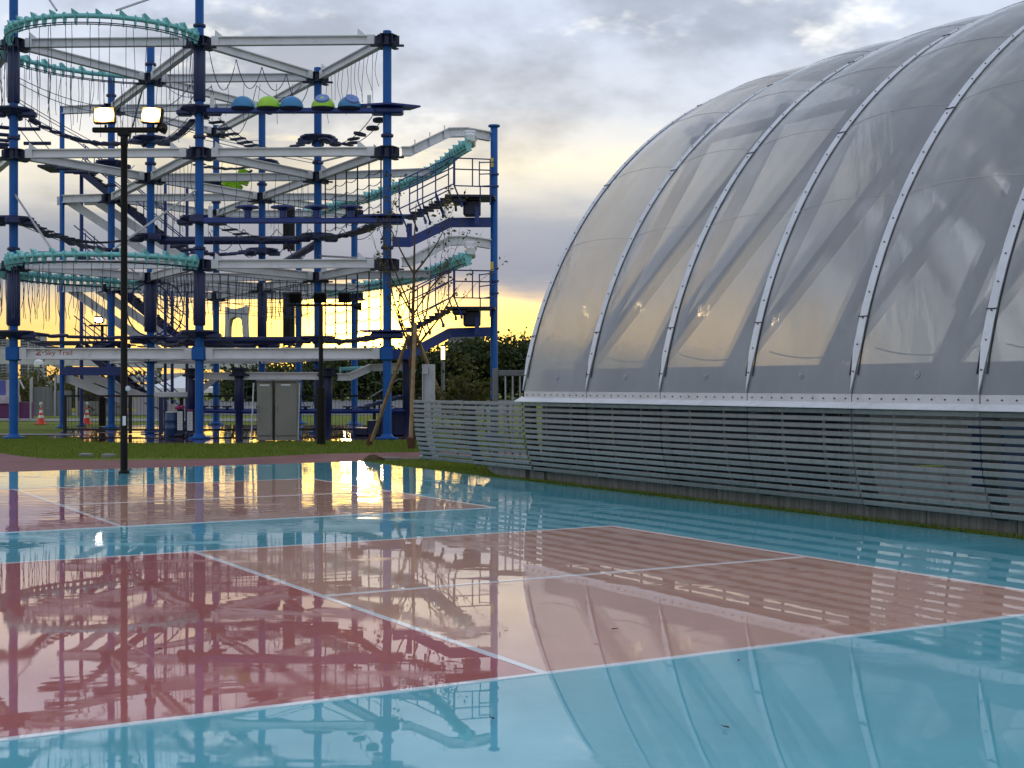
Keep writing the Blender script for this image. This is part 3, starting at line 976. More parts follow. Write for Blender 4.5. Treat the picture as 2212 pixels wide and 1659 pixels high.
def post(p, top, r=0.122, mat='post_blue', base=True, name='post'):
    mb = MB().lathe(up(p, 0), [(r, -0.02), (r, top - 0.01), (r * .92, top)], 18)
    o = mb.build(name, mat, course, smooth=True)
    if base:
        MB().lathe(up(p, 0), [(r * 2.6, 0.0), (r * 2.6, 0.045), (r * 1.6, 0.05), (r * 1.15, 0.13)], 12).build('base_plate', mat, o)
    return o
posts = {}
for key, p, top in (('F0', F[0], 15.2), ('F1', F[1], 15.2), ('F2', F[2], 11.5), ('S1', S[1], 12.3), ('S2', S[2], 11.55),
                    ('T0', T[0], 12.6), ('T1', T[1], 11.5), ('U0', U[0], 11.5), ('U1', U[1], 8.3), ('VP', VP, 8.4), ('TW', TW, 9.0)):
    posts[key] = post(p, top, 0.122 if key != 'TW' else 0.105)
MB().lathe(up(TW, 9.0), [(0.17, 0.0), (0.17, 0.05)], 16).build('post_cap', 'post_blue', posts['TW'])
for z in (4.15, 7.25, 4.5, 7.6):
    MB().lathe(up(TW, z), [(0.14, 0), (0.14, 0.05)], 14).build('collar_ring', 'royal', posts['TW'])
for z in (4.95, 7.95):
    MB().box(up(TW, z) + Vector((-0.06, -0.107, 0)), (0.09, 0.006, 0.26)).build('warning_sticker', 'yellow', posts['TW'])

# clamp collar with its bolted flanges
cm = MB()
cm.lathe((0, 0, 0), [(0.20, -0.20), (0.22, -0.17), (0.22, 0.17), (0.20, 0.20)], 10)
cm.lathe((0, 0, -0.185), [(0.36, -0.02), (0.36, 0.02)], 6)
cm.lathe((0, 0, 0.175), [(0.34, -0.015), (0.34, 0.015)], 6)
for k in range(6):
    an = k * math.pi / 3
    M = Matrix.Rotation(an, 3, 'Z')
    cm.box(M @ Vector((0.30, 0, 0)), (0.20, 0.03, 0.34), M)
    cm.box(M @ Vector((0.42, 0, -0.18)), (0.26, 0.16, 0.05), M)
collar_m = cm.mesh('collar', 'navy_dark')
ring_m = MB().lathe((0, 0, 0), [(0.16, -0.02), (0.18, 0), (0.18, 0.05), (0.16, 0.07)], 14).mesh('collar_ring', 'navy')
for key, p in (('F0', F[0]), ('F1', F[1]), ('F2', F[2]), ('S1', S[1]), ('S2', S[2]), ('T0', T[0]), ('T1', T[1]), ('U0', U[0]), ('U1', U[1])):
    for z in LV[1:] if key != 'U1' else LV[1:3]:
        put(collar_m, posts[key], up(p, z - 0.02), 0.0, (.86, .86, .80))
        if z < 10 or key in ('F0', 'F1', 'S1', 'T0'):
            put(ring_m, posts[key], up(p, z + 0.42), 0.0)
    if key[0] in 'FS':
        MB().rbox(up(p, 2.41), (0.36, 0.36, 0.40), 0.03).build('collar', 'post_blue', posts[key])

# deck plate round a post: star of folded plates and a bulky clamp under it
dm = MB()
dm.lathe((0, 0, 0), [(0.30, -0.16), (0.52, -0.06), (0.56, -0.03), (0.56, 0.02)], 8)
dm.rbox((0.42, 0.0, -0.14), (0.42, 0.34, 0.16), 0.04)
dm.rbox((-0.42, 0.1, -0.14), (0.42, 0.34, 0.16), 0.04)
dm.rbox((0.0, -0.40, -0.12), (0.40, 0.36, 0.20), 0.04)
deck_m = dm.mesh('deck_plate', 'navy')
for key, p, rz in (('F0', F[0], .3), ('F1', F[1], .1), ('S1', S[1], .5), ('S2', S[2], .2), ('T0', T[0], .7), ('T1', T[1], .1), ('U0', U[0], .2)):
    for z in PL:
        put(deck_m, posts[key], up(p, z), rz + z)
for z in PL:                             # wide winged deck at the corner post
    w = MB()
    poly = [(-0.75, -0.30), (0.10, -0.55), (0.95, -0.10), (0.62, 0.35), (-0.2, 0.45), (-0.7, 0.25)]
    w.prism([(F[2].x + a, F[2].y + b) for a, b in poly], z - 0.03, z + 0.02)
    w.rbox(up(F[2], z - 0.13), (0.9, 0.5, 0.18), 0.05)
    w.build('deck_plate', 'royal', posts['F2'])
# foam pads wrapped round some posts
for key, p, z0, z1, r in (('F0', F[0], 9.55, 11.02, .172), ('F1', F[1], 9.55, 11.02, .172), ('F0', F[0], 3.2, 4.72, .185), ('F1', F[1], 3.2, 4.72, .172),
                          ('S1', S[1], 3.2, 4.74, .20), ('T1', T[1], 3.2, 4.7, .165)):
    MB().lathe(up(p, 0), [(r * .9, z0), (r, z0 + .03), (r, z1 - .03), (r * .9, z1)], 16).build('post_pad', 'navy', posts[key], smooth=True)

# white I beams of the triangular grid
def beam(p, q, z, h=0.25, w=0.18, gap=0.36, mat='beam_white', name='beam', plates=True):
    d = (q - p); d.z = 0; d.normalize()
    a, b_ = up(p, z) + d * gap, up(q, z) - d * gap
    o = MB().sweep([a, b_], ibeam(h, w)).build(name, mat, course)
    if plates:
        for e, s in ((a, 1), (b_, -1)):
            ang = math.atan2(d.y, d.x)
            M = Matrix.Rotation(ang, 3, 'Z')
            pl = MB().box(e + d * s * 0.10, (0.20, w * 1.02, h * 1.04), M)
            pl.build('splice_plate', mat, o)
    return o
edges = [(F[0], F[1]), (F[1], F[2]), (F[0], S[1]), (S[1], F[1]), (F[1], S[2]), (S[2], F[2]), (S[1], S[2]), (S[1], T[0]), (S[1], T[1]), (S[2], T[1]), (T[0], T[1]),
         (T[0], U[0]), (T[1], U[0]), (F[0], S[0])]
for z in LV[1:]:
    for (p, q) in edges:
        bm_ = beam(p, q, z)
        if q.y < 39.2 or (p == F[0] and q == F[1]):
            for t in (0.10, 0.86):
                c_ = up(p.lerp(q, t), z + 0.127)
                MB().add([c_ + Vector(v) for v in ((-.10, -.01, 0), (.16, -.01, 0), (-.08, -.01, .2), (-.10, .01, 0), (.16, .01, 0), (-.08, .01, .2))], [(0, 1, 2), (5, 4, 3), (0, 3, 4, 1), (1, 4, 5, 2), (2, 5, 3, 0)]).build('hook_lug', 'beam_white', bm_)
for (p, q) in ((T[1], U[1]), (U[0], U[1])):
    beam(p, q, LV[1]); beam(p, q, LV[2])
# bottom ring: deeper beams, more rows of them stacked behind one another
ring = [beam(F[0], F[1], 2.41, 0.31, 0.20, 0.20), beam(F[1], F[2], 2.41, 0.31, 0.20, 0.20)]
for (p, q) in ((F[0], S[1]), (S[1], F[1]), (F[1], S[2]), (S[2], F[2]), (S[1], S[2]), (T[0], T[1]), (S[1], T[0]), (S[2], T[1])):
    beam(p, q, 2.41, 0.29, 0.20, 0.20)
# lettering on the first ring beam
def lettering(txt, size, loc, mat, parent, sx=1.0, name='lettering'):
    cu = bpy.data.curves.new('text', 'FONT')
    cu.body = txt; cu.size = size; cu.extrude = 0.001
    tmp = bpy.data.objects.new('text', cu); C.objects.link(tmp)
    bpy.context.view_layer.update()
    me = bpy.data.meshes.new_from_object(tmp.evaluated_get(bpy.context.evaluated_depsgraph_get()))
    bpy.data.objects.remove(tmp)
    me.materials.clear(); me.materials.append(MATS[mat])
    o = bpy.data.objects.new(name, me); C.objects.link(o)
    o.parent = parent
    o.location = Vector(loc) - origin_of(parent)
    o.rotation_euler = (R(90), 0, 0); o.scale = (sx, 1, 1)
    return o
wy = lambda x: lerp(F[0].y, F[1].y, (x - F[0].x) / (F[1].x - F[0].x)) - 0.0165
lt = lettering('Sky Trail', 0.205, (-13.30, wy(-13.30), 2.365), 'print_red', ring[0], 1.12)
lt.rotation_euler = (R(90), 0, math.atan2(F[1].y - F[0].y, F[1].x - F[0].x))
mk = MB()
mk.path([Vector((x, wy(x), z)) for x, z in ((-13.54, 2.49), (-13.46, 2.52), (-13.42, 2.46), (-13.50, 2.41), (-13.55, 2.375), (-13.40, 2.375))], 0.016, 6)
mk.path([Vector((x, wy(x), 2.44)) for x in (-13.37, -13.33)], 0.012, 6)
mk.build('lettering', 'print_red', ring[0])
# stay rods
def rod(p, q, r=0.03, mat='steel', name='stay_rod', n=6):
    return MB().path([p, q], r, n).build(name, mat, course, smooth=True)
rod(up(F[0], 14.0), Vector((-12.2, 36.95, 11.55))); rod(up(F[1], 12.95), Vector((-10.6, 36.95, 11.55)))
rod(up(F[0], 7.0), Vector((-12.35, 37.0, 5.15))); rod(up(F[1], 7.1), Vector((-10.7, 37.0, 5.15)))
rod(up(S[2], 5.6), up(F[2], 5.05)); rod(up(S[1], 11.9), Vector((-13.2, 47.5, 9.9))); rod(up(T[0], 12.3), Vector((-12.5, 43.6, 11.5)))
rod(up(S[2], 8.55), up(F[2], 8.15) + Vector((-.5, 0, 0)))

# ---- teal running tracks
def fin_mesh(prof, name='track_bracket'):
    n = len(prof)
    return MB().add([(-.012, y, z) for y, z in prof] + [(.012, y, z) for y, z in prof],
                    [tuple(range(n)), tuple(reversed(range(n, 2 * n)))] + [(i, i + n, (i + 1) % n + n, (i + 1) % n) for i in range(n)]).mesh(name, 'teal')
fin_m = fin_mesh([(-.05, -.25), (.05, -.25), (.10, -.06), (.10, .06), (.05, .10), (-.05, .10), (-.10, .06), (-.10, -.06)])
lug_m = MB().add([(-.10, -.05, .05), (.10, -.05, .05), (.10, .05, .05), (-.10, .05, .05), (-.10, -.09, .17), (-.07, -.09, .17), (-.07, .09, .17), (-.10, .09, .17)],
                 [(3, 2, 1, 0), (4, 5, 6, 7), (0, 1, 5, 4), (1, 2, 6, 5), (2, 3, 7, 6), (3, 0, 4, 7)]).mesh('track_lug', 'teal')
def track(pts, step=0.30, r=0.070, drop=0.20):
    pts = [Vector(p) for p in pts]
    o = MB().path(pts, r, 10).build('running_track', 'teal', course, smooth=True)
    L = [0.0]
    for i in range(1, len(pts)):
        L.append(L[-1] + (pts[i] - pts[i - 1]).length)
    n = int(L[-1] / step); out = []
    for k in range(n + 1):
        s = L[-1] * k / n
        i = max(1, next((j for j in range(1, len(pts)) if L[j] >= s - 1e-6), len(pts) - 1))
        t = (s - L[i - 1]) / (L[i] - L[i - 1])
        p = pts[i - 1].lerp(pts[i], t); d = (pts[i] - pts[i - 1]).normalized()
        put(fin_m, o, p, math.atan2(d.y, d.x))
        if k % 2 == 1:
            put(lug_m, o, p, math.atan2(d.y, d.x))
        out.append((p, d))
    for sd in (-0.09, 0.09):
        rl = MB().path([p + Vector((-d.y, d.x, 0)) * sd - Vector((0, 0, drop)) for p, d in out], 0.017, 5)
        rl.build('track_rail', 'navy_dark', o)
    return o, out
def arc(p, q, sag, side, z, n=28, power=0.5):
    d = q - p; nrm = Vector((d.y, -d.x, 0)).normalized() * side
    out = []
    for i in range(n + 1):
        an = math.pi * i / n
        t = 0.5 - 0.5 * math.cos(an)
        out.append(up(p.lerp(q, t) + nrm * sag * math.sin(an), z))
    return out
def sway_rope(p, length, name='hanging_rope', r=0.009, sway=0.10):
    n = 6
    a, f = rng.uniform(0, 6.28), rng.uniform(.8, 2.2)
    A = rng.uniform(.2, 1.0) * sway
    pts = []
    for k in range(n + 1):
        t = k / n
        w = A * math.sin(f * t * 3.0) * t ** 0.6
        pts.append(Vector(p) + Vector((math.cos(a) * w, math.sin(a) * w * .5, -length * t)))
    return MB().path(pts, r, 4).build(name, 'rope', course)
tr1, tp1 = track(arc(F[0], F[1], 2.45, 1, 11.36), 0.30)
tr2, tp2 = track(arc(F[0], F[1], 2.45, 1, 5.0), 0.30)
tr3, tp3 = track([up(Vector(p), 11.28) for p in ((-14.6, 39.5, 0), (-14.9, 40.6, 0), (-14.6, 41.6, 0), (-14.0, 42.5, 0), (-13.2, 43.2, 0), (-12.4, 43.6, 0), (-11.7, 43.8, 0))], 0.30)
tr4, tp4 = track([up(Vector(p), 4.85) for p in ((-14.6, 39.5, 0), (-14.9, 40.6, 0), (-14.6, 41.8, 0), (-14.0, 43.0, 0), (-13.0, 44.2, 0), (-12.2, 45.2, 0))], 0.24)
RA = [(-8.57, 54.3), (-7.4, 52.6), (-6.29, 50.7), (-5.25, 49.0), (-4.37, 47.35), (-3.4, 45.2), (-2.53, 42.9), (-1.98, 41.0), (-1.55, 39.1), (-1.2, 38.0)]
tr5, tp5 = track([Vector((x, y, 8.2)) for x, y in RA], 0.34, 0.078)
tr6, tp6 = track([Vector((x, y, 5.06)) for x, y in RA], 0.34, 0.078)
for tp, lo, hi, every in ((tp1, 1.0, 2.1, 1), (tp2, 0.9, 1.75, 1), (tp3, 0.9, 1.9, 1), (tp4, 0.8, 1.6, 1)):
    for k, (p, d) in enumerate(tp[1:-1]):
        for _ in range(1 if tp is tp1 or tp is tp2 else 2):
            sd = rng.choice((-.09, .09))
            sway_rope(p + Vector((-d.y * sd, d.x * sd, -.20)) + d * rng.uniform(-.1, .1), rng.uniform(lo, hi))
for k in range(5):
    sway_rope(Vector((-14.75 - .12 * k, 39.4 + .1 * k, 11.0)), rng.uniform(1.2, 2.0))
    sway_rope(Vector((-14.65 - .12 * k, 39.4 + .1 * k, 4.7)), rng.uniform(.9, 1.6), sway=.2)

# ---- bent white arms to the tower post and to the long tracks
for z in (8.10, 4.98):
    k1 = Vector((-1.81, 39.7, z + .68)); k0 = up(F[2], z) + Vector((0.42, 0, 0))
    ka = k0 + Vector((.22, .1, .02)); kb = k1 + Vector((.5, .05, .02)); ke = up(TW, z + .62) + Vector((-.11, 0, 0))
    o = MB().sweep([k0, ka, k1, kb, ke], ibeam(0.27, 0.18)).build('bent_arm', 'beam_white', course)
    for t in (0.12, 0.5, 0.88):
        p = ka.lerp(k1, t)
        MB().box(p, (0.02, 0.17, 0.23)).box(p + Vector((0, 0, .2)), (0.03, 0.03, 0.14)).build('stiffener', 'beam_white', o)
    MB().rbox(Vector((-1.18, 39.2, z + .48)), (0.34, 0.9, 0.22), 0.05).rbox(Vector((-1.15, 38.4, z + .22)), (0.26, 0.9, 0.28), 0.05).build('track_shoe', 'beam_white', o)
for z in (8.10, 4.95):
    MB().sweep([up(S[2], z) + Vector((.3, -.15, 0)), Vector((-2.4, 42.6, z))], ibeam(0.24, 0.16)).build('bent_arm', 'beam_white', course)
    MB().sweep([up(T[1], z) + Vector((.35, .0, 0)), Vector((-6.5, 48.2, z)), Vector((-5.1, 48.8, z))], ibeam(0.24, 0.16)).build('bent_arm', 'beam_white', course)

# ---- rising stair walkways to the tower post on both upper levels
for z in (6.27, 3.10):
    rise = .60
    w0, w1 = Vector((-2.9, 39.1, z)), Vector((-1.80, 39.6, z + rise))
    wk = MB().sweep([up(F[2], z - .72) + Vector((.15, 0, 0)), up(F[2], z - .72) + Vector((.62, .1, 0)), Vector((-1.78, 39.7, z - .08)), up(TW, z - .04) + Vector((-.1, 0, 0))], rect(0.27, 0.16)).build('walkway_girder', 'royal', course)
    MB().box(up(F[2], z - .5) + Vector((.62, .12, 0)), (.14, .14, .62)).build('girder_post', 'royal', wk)
    for t in range(7):
        p = w0.lerp(w1, (t + .3) / 7.0)
        MB().rbox(p + Vector((0, 0, -.02)), (.27, 1.0, .05), .012).rbox(p + Vector((.0, -.42, -.08)), (.24, .06, .10), .01).build('tread', 'navy_dark', wk)
    MB().prism([(-1.9, 39.0), (-0.50, 39.1), (-0.45, 40.3), (-1.85, 40.4)], z + rise - .02, z + rise + .04).build('landing', 'navy_dark', wk)
    MB().rbox((-1.15, 39.65, z + rise - .28), (0.5, 0.4, 0.46), 0.05).rbox((-1.5, 39.55, z + rise - .10), (.4, .8, .14), .03).build('landing_pedestal', 'navy_dark', wk)
    MB().box((-1.0, 39.45, z + rise - .5), (.12, .12, .5)).build('landing_leg', 'royal', wk)
    def rail_panel(a, b_, n, h0, h1, lean, kick):
        pn = MB()
        for hh in (h1, lerp(h0, h1, .60), h0):
            pn.path([a + Vector((0, 0, hh)), b_ + Vector((0, 0, hh))], 0.02, 5)
        for k in range(n + 1):
            p = a.lerp(b_, k / n)
            pn.path([p + Vector((0, 0, h1)), p + Vector((0, 0, h0))], 0.02, 5)
            if kick:
                pn.path([p + Vector((0, 0, h0)), p + Vector((.22, lean, h0 - .55))], 0.024, 5)
                pn.rbox(p + Vector((.22, lean, h0 - .58)), (.07, .07, .12), .01)
        pn.build('guard_rail', 'royal', wk)
    rail_panel(w0 + Vector((-.25, -.62, -.12)), w1 + Vector((.15, -.62, .05)), 3, .28, 1.06, .15, True)
    rail_panel(w0 + Vector((-.05, .62, -.0)), w1 + Vector((-.05, .62, .05)), 3, .28, 1.06, -.15, True)
    rail_panel(Vector((-1.62, 38.98, z + rise)), Vector((-0.62, 39.2, z + rise)), 2, .28, 1.06, 0, False)
    for xx in (-.9, -.62):
        MB().path([Vector((xx, 39.1, z + rise + .3)), Vector((xx, 39.1, z + rise - .25))], .02, 5).build('rail_leg', 'royal', wk)
    gt = MB()
    for hh in (.28, .62, .95):
        gt.path([Vector((-.92, 38.9, z + rise + hh - .03)), Vector((-0.45, 39.5, z + rise + hh + .08))], 0.018, 5)
    gt.path([Vector((-.92, 38.9, z + rise + .25)), Vector((-.92, 38.9, z + rise + .95))], 0.018, 5)
    gt.build('swing_gate', 'royal', wk)

# ---- elements strung between the posts
def catenary(p, q, sag, n):
    return [p.lerp(q, i / n) - Vector((0, 0, sag * 4 * (i / n) * (1 - i / n))) for i in range(n + 1)]
def bridge(p, q, z, sag, n, kind, mat='navy_dark', wid=0.45, gap=0.55, dz=0.0):
    """a swaying bridge: two cables and n treads"""
    d = (q - p); d.z = 0; d.normalize(); sd = Vector((-d.y, d.x, 0))
    a, b_ = up(p, z) + d * gap, up(q, z + dz) - d * gap
    root = MB().path([v + sd * wid * .4 for v in catenary(a, b_, sag, 14)], 0.012, 4).path([v - sd * wid * .4 for v in catenary(a, b_, sag, 14)], 0.012, 4).build('rope_bridge', 'rope', course)
    M = Matrix.Rotation(math.atan2(d.y, d.x), 3, 'Z')
    if kind == 'plank':
        me = MB().rbox((0, 0, 0), (0.17, wid, 0.05), 0.01, M).mesh('tread', mat)
    elif kind == 'pad':
        me = MB().lathe((0, 0, 0), [(0.10, -.05), (0.19, -.03), (0.19, .03), (0.10, .05)], 12).mesh('tread', mat)
    elif kind == 'log':
        me = MB().path([M @ Vector((0, -wid * .8, 0)), M @ Vector((0, wid * .8, 0))], 0.055, 8).mesh('tread', mat, smooth=True)
    elif kind == 'board':
        L = (b_ - a).length / n * .86
        me = MB().rbox((0, 0, 0), (L, wid * .5, 0.09), 0.02, M).mesh('tread', mat)
    for i in range(n):
        t = (i + .5) / n
        c_ = a.lerp(b_, t) - Vector((0, 0, sag * 4 * t * (1 - t)))
        side = (rng.choice((-1, 1)) * .10) if kind == 'pad' else 0
        o = put(me, root, c_ + sd * side)
        if kind in ('pad', 'board'):
            o.rotation_euler = (rng.uniform(-.15, .15), -math.atan2(-sag * 4 * (1 - 2 * t), (b_ - a).length), 0) if kind == 'board' else (rng.uniform(-.2, .2), rng.uniform(-.2, .2), 0)
    return root
# upper level
bridge(S[2], F[2], 9.22, 0.45, 9, 'pad')
bridge(F[1], S[2], 9.15, 0.55, 14, 'plank', 'rope', 0.5)
bridge(F[0], S[1], 9.20, 0.35, 11, 'board', 'navy')
bridge(F[0], T[0], 9.15, 0.75, 9, 'log', 'navy', 0.5)
bridge(F[0], S[0], 9.05, 0.2, 6, 'log', 'navy', 0.55)
bridge(S[1], T[1], 9.1, 0.3, 9, 'plank', 'navy_dark')
bridge(S[1], F[1], 9.15, 0.2, 6, 'board', 'navy')
# middle level
bridge(F[0], S[1], 6.18, 0.35, 16, 'plank', 'navy_dark', 0.4)
bridge(F[0], T[0], 6.22, 0.12, 7, 'board', 'navy')
bridge(F[1], S[2], 6.2, 0.30, 9, 'plank', 'navy_dark', 0.5)
bridge(S[2], F[2], 6.15, 0.12, 8, 'board', 'navy_dark', 0.7)
bridge(S[1], T[1], 6.2, 0.3, 9, 'log', 'navy')
# lower level
bridge(F[0], S[1], 3.0, 0.05, 6, 'board', 'navy', 0.5)
bridge(F[0], T[0], 2.98, 0.35, 14, 'plank', 'rope', 0.4)
bridge(S[2], F[2], 2.93, 0.10, 9, 'board', 'navy_dark', 0.9)
bridge(S[1], F[1], 2.95, 0.25, 8, 'board', 'navy_dark')
bridge(F[1], S[2], 2.95, 0.45, 12, 'plank', 'navy_dark')
bridge(T[0], T[1], 2.95, 0.2, 12, 'plank', 'navy_dark')
# solid balance beams
for (p, q, z, r) in ((S[1], S[2], 6.10, .13), (S[1], S[2], 2.93, .12), (S[1], T[1], 2.9, .11)):
    d = (q - p).normalized()
    MB().path([up(p, z) + d * .3, up(q, z) - d * .55], r, 12).build('balance_log', 'navy', course, smooth=True)
rod(up(T[1], 5.35) + Vector((0, 0, 0)), up(S[2], 6.0), 0.13, 'navy', 'balance_log', 12)
# five domed stepping stones on a rail
yb = lerp(F[1].y, F[2].y, .5) - 0.35
rail = MB().rbox((-6.2, yb, 9.20), (4.7, 0.20, 0.14), 0.02).build('stepping_rail', 'royal', course)
for px, mat, padc in ((525, 'ball_blue', 0), (580, 'lime', 0), (630, 'ball_blue', 0), (698, 'lime', 1), (755, 'ball_blue', 1)):
    c_ = at(px, 250, yb); c_.z = 9.28
    prof = [(0.335 * math.cos(a_ * math.pi / 16), 0.335 * .98 * math.sin(a_ * math.pi / 16)) for a_ in range(0, 8)] + [(0.012, 0.335)]
    dome = MB().lathe(c_, [(0.30, -0.03), (0.335, -0.0)] + prof[1:], 24).build('half_ball', mat, rail, smooth=True)
    MB().lathe(c_ - Vector((0, 0, .03)), [(0.29, -.05), (0.325, -.02), (0.335, .015)], 20).build('ball_base', 'navy_dark', rail, smooth=True)
    if padc:
        pc = MB(); axis = Vector((.32 if mat == 'ball_blue' else .0, -.62, .75)).normalized()
        u_ = axis.cross(Vector((0, 0, 1))).normalized(); w_ = axis.cross(u_)
        cc = c_ + axis * .275
        n_ = 18
        pc.add([cc + axis * .05 + (u_ * math.cos(2 * math.pi * k / n_) + w_ * math.sin(2 * math.pi * k / n_)) * .19 for k in range(n_)] +
               [cc - axis * .05 + (u_ * math.cos(2 * math.pi * k / n_) + w_ * math.sin(2 * math.pi * k / n_)) * .21 for k in range(n_)],
               [tuple(range(n_))] + [(k, n_ + k, n_ + (k + 1) % n_, (k + 1) % n_) for k in range(n_)])
        pc.build('grip_pad', 'ball_pad', rail)
for dx in (-2.2, 2.2):
    MB().box((-6.2 + dx, yb, 9.42), (0.10, 0.12, 0.42)).build('rail_hanger', 'pipe_white', rail)
# mushroom discs on the middle rail
rail = MB().rbox((-6.2, yb, 6.12), (4.9, 0.20, 0.16), 0.02).build('stepping_rail', 'royal', course)
for px in (532, 671, 803, 938):
    c_ = at(535 + (px - 532) * 0.548, 470, yb)
    c_.z = 6.2
    MB().lathe(c_, [(0.10, 0), (0.10, .20), (0.17, .24), (0.17, .25), (0.34, .27), (0.34, .31), (0.26, .33)], 20).build('mushroom_disc', 'royal', rail, smooth=True)
MB().box((-6.2 - 2.25, yb, 6.36), (0.10, 0.12, 0.32)).build('rail_hanger', 'pipe_white', rail)
# lime discs threaded on a pole, far behind
for z, tilt in ((6.9, .2), (6.95, -.1), (7.05, .3)):
    pass
for px, py in ((492, 395), (502, 400), (512, 403), (525, 372), (530, 378), (527, 390)):
    c_ = at(px, py, 49.5)
    o = MB().lathe((0, 0, 0), [(0.06, -.16), (0.19, -.14), (0.21, -.10), (0.17, -.07), (0.21, -.03), (0.17, .0), (0.21, .04), (0.17, .07), (0.20, .11), (0.06, .14)], 16).mesh('roller', 'lime', smooth=True)
    put(o, course, c_, rot=(rng.uniform(-.3, .3), rng.uniform(.2, .7), 0))
rod(at(478, 405, 49.5), at(545, 368, 49.5), 0.045, 'navy', 'roller_pole')
# black strip curtains on a far column
for z0, z1 in ((6.45, 8.15), (2.95, 4.9)):
    p = Vector(((624 - MID) / FOC * 50.0, 50.0, 0))
    cu = MB().lathe(up(p, 0), [(0.17, z0), (0.19, z0 + .1), (0.19, z1 - .05), (0.15, z1)], 12)
    cu = cu.build('strip_curtain', 'black', course)
    for k in range(10):
        an = k * 2 * math.pi / 10
        q = up(p, 0) + Vector((math.cos(an), math.sin(an), 0)) * .19
        MB().path([q + Vector((0, 0, z1)), q + Vector((0, 0, z0 - rng.uniform(0, .1)))], 0.03, 5).build('strip', 'black', cu)
    rod(up(p, z0 - .1), up(p, z1 + .3), .03, 'navy_dark', 'curtain_rod')
# rope loops and hanging lines
def hang_from(p, q, z, n, lo, hi, t0=.12, t1=.9, pair=False):
    for k in range(n):
        c_ = up(p.lerp(q, lerp(t0, t1, (k + .5) / n)), z)
        sway_rope(c_, rng.uniform(lo, hi), sway=.12)
hang_from(S[2], F[2], 11.08, 13, 0.8, 1.5); hang_from(F[0], S[1], 11.05, 10, .8, 2.0); hang_from(F[0], S[1], 4.75, 10, .6, 1.5)
hang_from(S[1], F[1], 11.08, 9, 1.0, 2.2); hang_from(S[1], S[2], 11.05, 8, 0.6, 1.9)
hang_from(S[1], T[0], 11.05, 8, 1.0, 2.2); hang_from(S[1], F[1], 7.95, 10, .9, 1.7)
hang_from(S[2], T[1], 7.95, 9, .8, 1.7); hang_from(F[1], S[2], 7.95, 7, .8, 1.6)
hang_from(T[0], T[1], 7.9, 8, .6, 1.6); hang_from(S[1], T[1], 4.75, 12, .6, 1.6)
hang_from(S[2], T[1], 4.75, 12, .5, 1.6); hang_from(F[1], S[2], 4.75, 11, .6, 1.7); hang_from(S[1], F[1], 4.75, 10, .6, 1.7)
def loops(p, q, z, sags, name='rope_loop'):
    n = len(sags)
    for k, s in enumerate(sags):
        a, b_ = up(p.lerp(q, (k + .35) / (n + .7)), z), up(p.lerp(q, (k + 1.35) / (n + .7)), z)
        MB().path(catenary(a, b_, s, 12), 0.0125, 4).build(name, 'rope', course)
loops(F[1], S[2], 11.05, (1.0, .75, .6, .8)); loops(S[1], S[2], 11.0, (.35, 1.6, .4)); loops(F[1], S[2], 5.9, (.5, .6, .45, .5))
loops(F[0], S[1], 8.4, (.5, .5)); loops(F[1], F[2], 5.92, (.3, .35, .3, .35, .3))
# high hand lines
for (p, q, z, s) in ((F[0], S[1], 10.35, .35), (F[0], S[1], 10.2, .4), (S[1], F[1], 10.4, .4), (F[0], T[0], 9.75, .05), (F[0], T[0], 9.65, .05), (F[1], S[2], 8.6, .02), (F[1], S[2], 8.5, .02), (S[1], F[1], 10.0, .5), (S[1], T[1], 10.1, .3)):
    MB().path(catenary(up(p, z), up(q, z), s, 12), 0.012, 4).build('hand_line', 'rope', course)
# climbing nets: poles with sagging lines, and hung square meshes
def net_wall(p, q, z0, z1, poles, rows, t0=.12, t1=.92):
    root = MB()
    xs = [p.lerp(q, lerp(t0, t1, k / (poles - 1))) for k in range(poles)]
    for c_ in xs:
        root.path([up(c_, z0), up(c_, z1)], 0.022, 5)
    root = root.build('climbing_net', 'navy_dark', course)
    for r_ in range(rows):
        z = lerp(z0 + .12, z1 - .35, r_ / (rows - 1)); pts = []
        for k in range(poles - 1):
            pts += catenary(up(xs[k], z), up(xs[k + 1], z), .09, 5)[:-1]
        MB().path(pts + [up(xs[-1], z)], 0.0125, 4).build('net_line', 'rope', root)
net_wall(S[2], F[2], 6.25, 8.0, 6, 5); net_wall(S[2], F[2], 3.0, 4.8, 6, 5)
def square_net(p, q, z1, h, nx, nz, t0=.1, t1=.9):
    mb = MB()
    for k in range(nx + 1):
        c_ = p.lerp(q, lerp(t0, t1, k / nx))
        w = rng.uniform(-.05, .05)
        mb.path([up(c_, z1), up(c_, z1 - h * .5) + Vector((w, 0, 0)), up(c_, z1 - h - rng.uniform(0, .15))], 0.0125, 4)
    root = mb.build('climbing_net', 'rope', course)
    for r_ in range(nz + 1):
        z = z1 - h * r_ / nz
        MB().path(catenary(up(p.lerp(q, t0), z), up(p.lerp(q, t1), z), .12 * r_ / nz, 10), 0.0125, 4).build('net_line', 'rope', root)
square_net(F[1], S[2], 4.7, 1.0, 13, 4); square_net(S[1], S[2], 4.75, .85, 13, 3); square_net(S[1], F[1], 4.75, .8, 12, 3)
square_net(T[1], S[2], 4.75, .9, 10, 3)
# two big hoops between the back posts
for dx, tz in ((-11.7, .5), (-11.2, -.5)):
    c_ = Vector((dx, 44.6, 3.95)); n_ = 28
    ax = Vector((math.cos(tz), math.sin(tz), 0))
    MB().path([c_ + ax * math.cos(2 * math.pi * k / n_) * .75 + Vector((0, 0, .85 * math.sin(2 * math.pi * k / n_))) for k in range(n_ + 1)], 0.025, 6).build('hoop', 'royal', course, smooth=True)

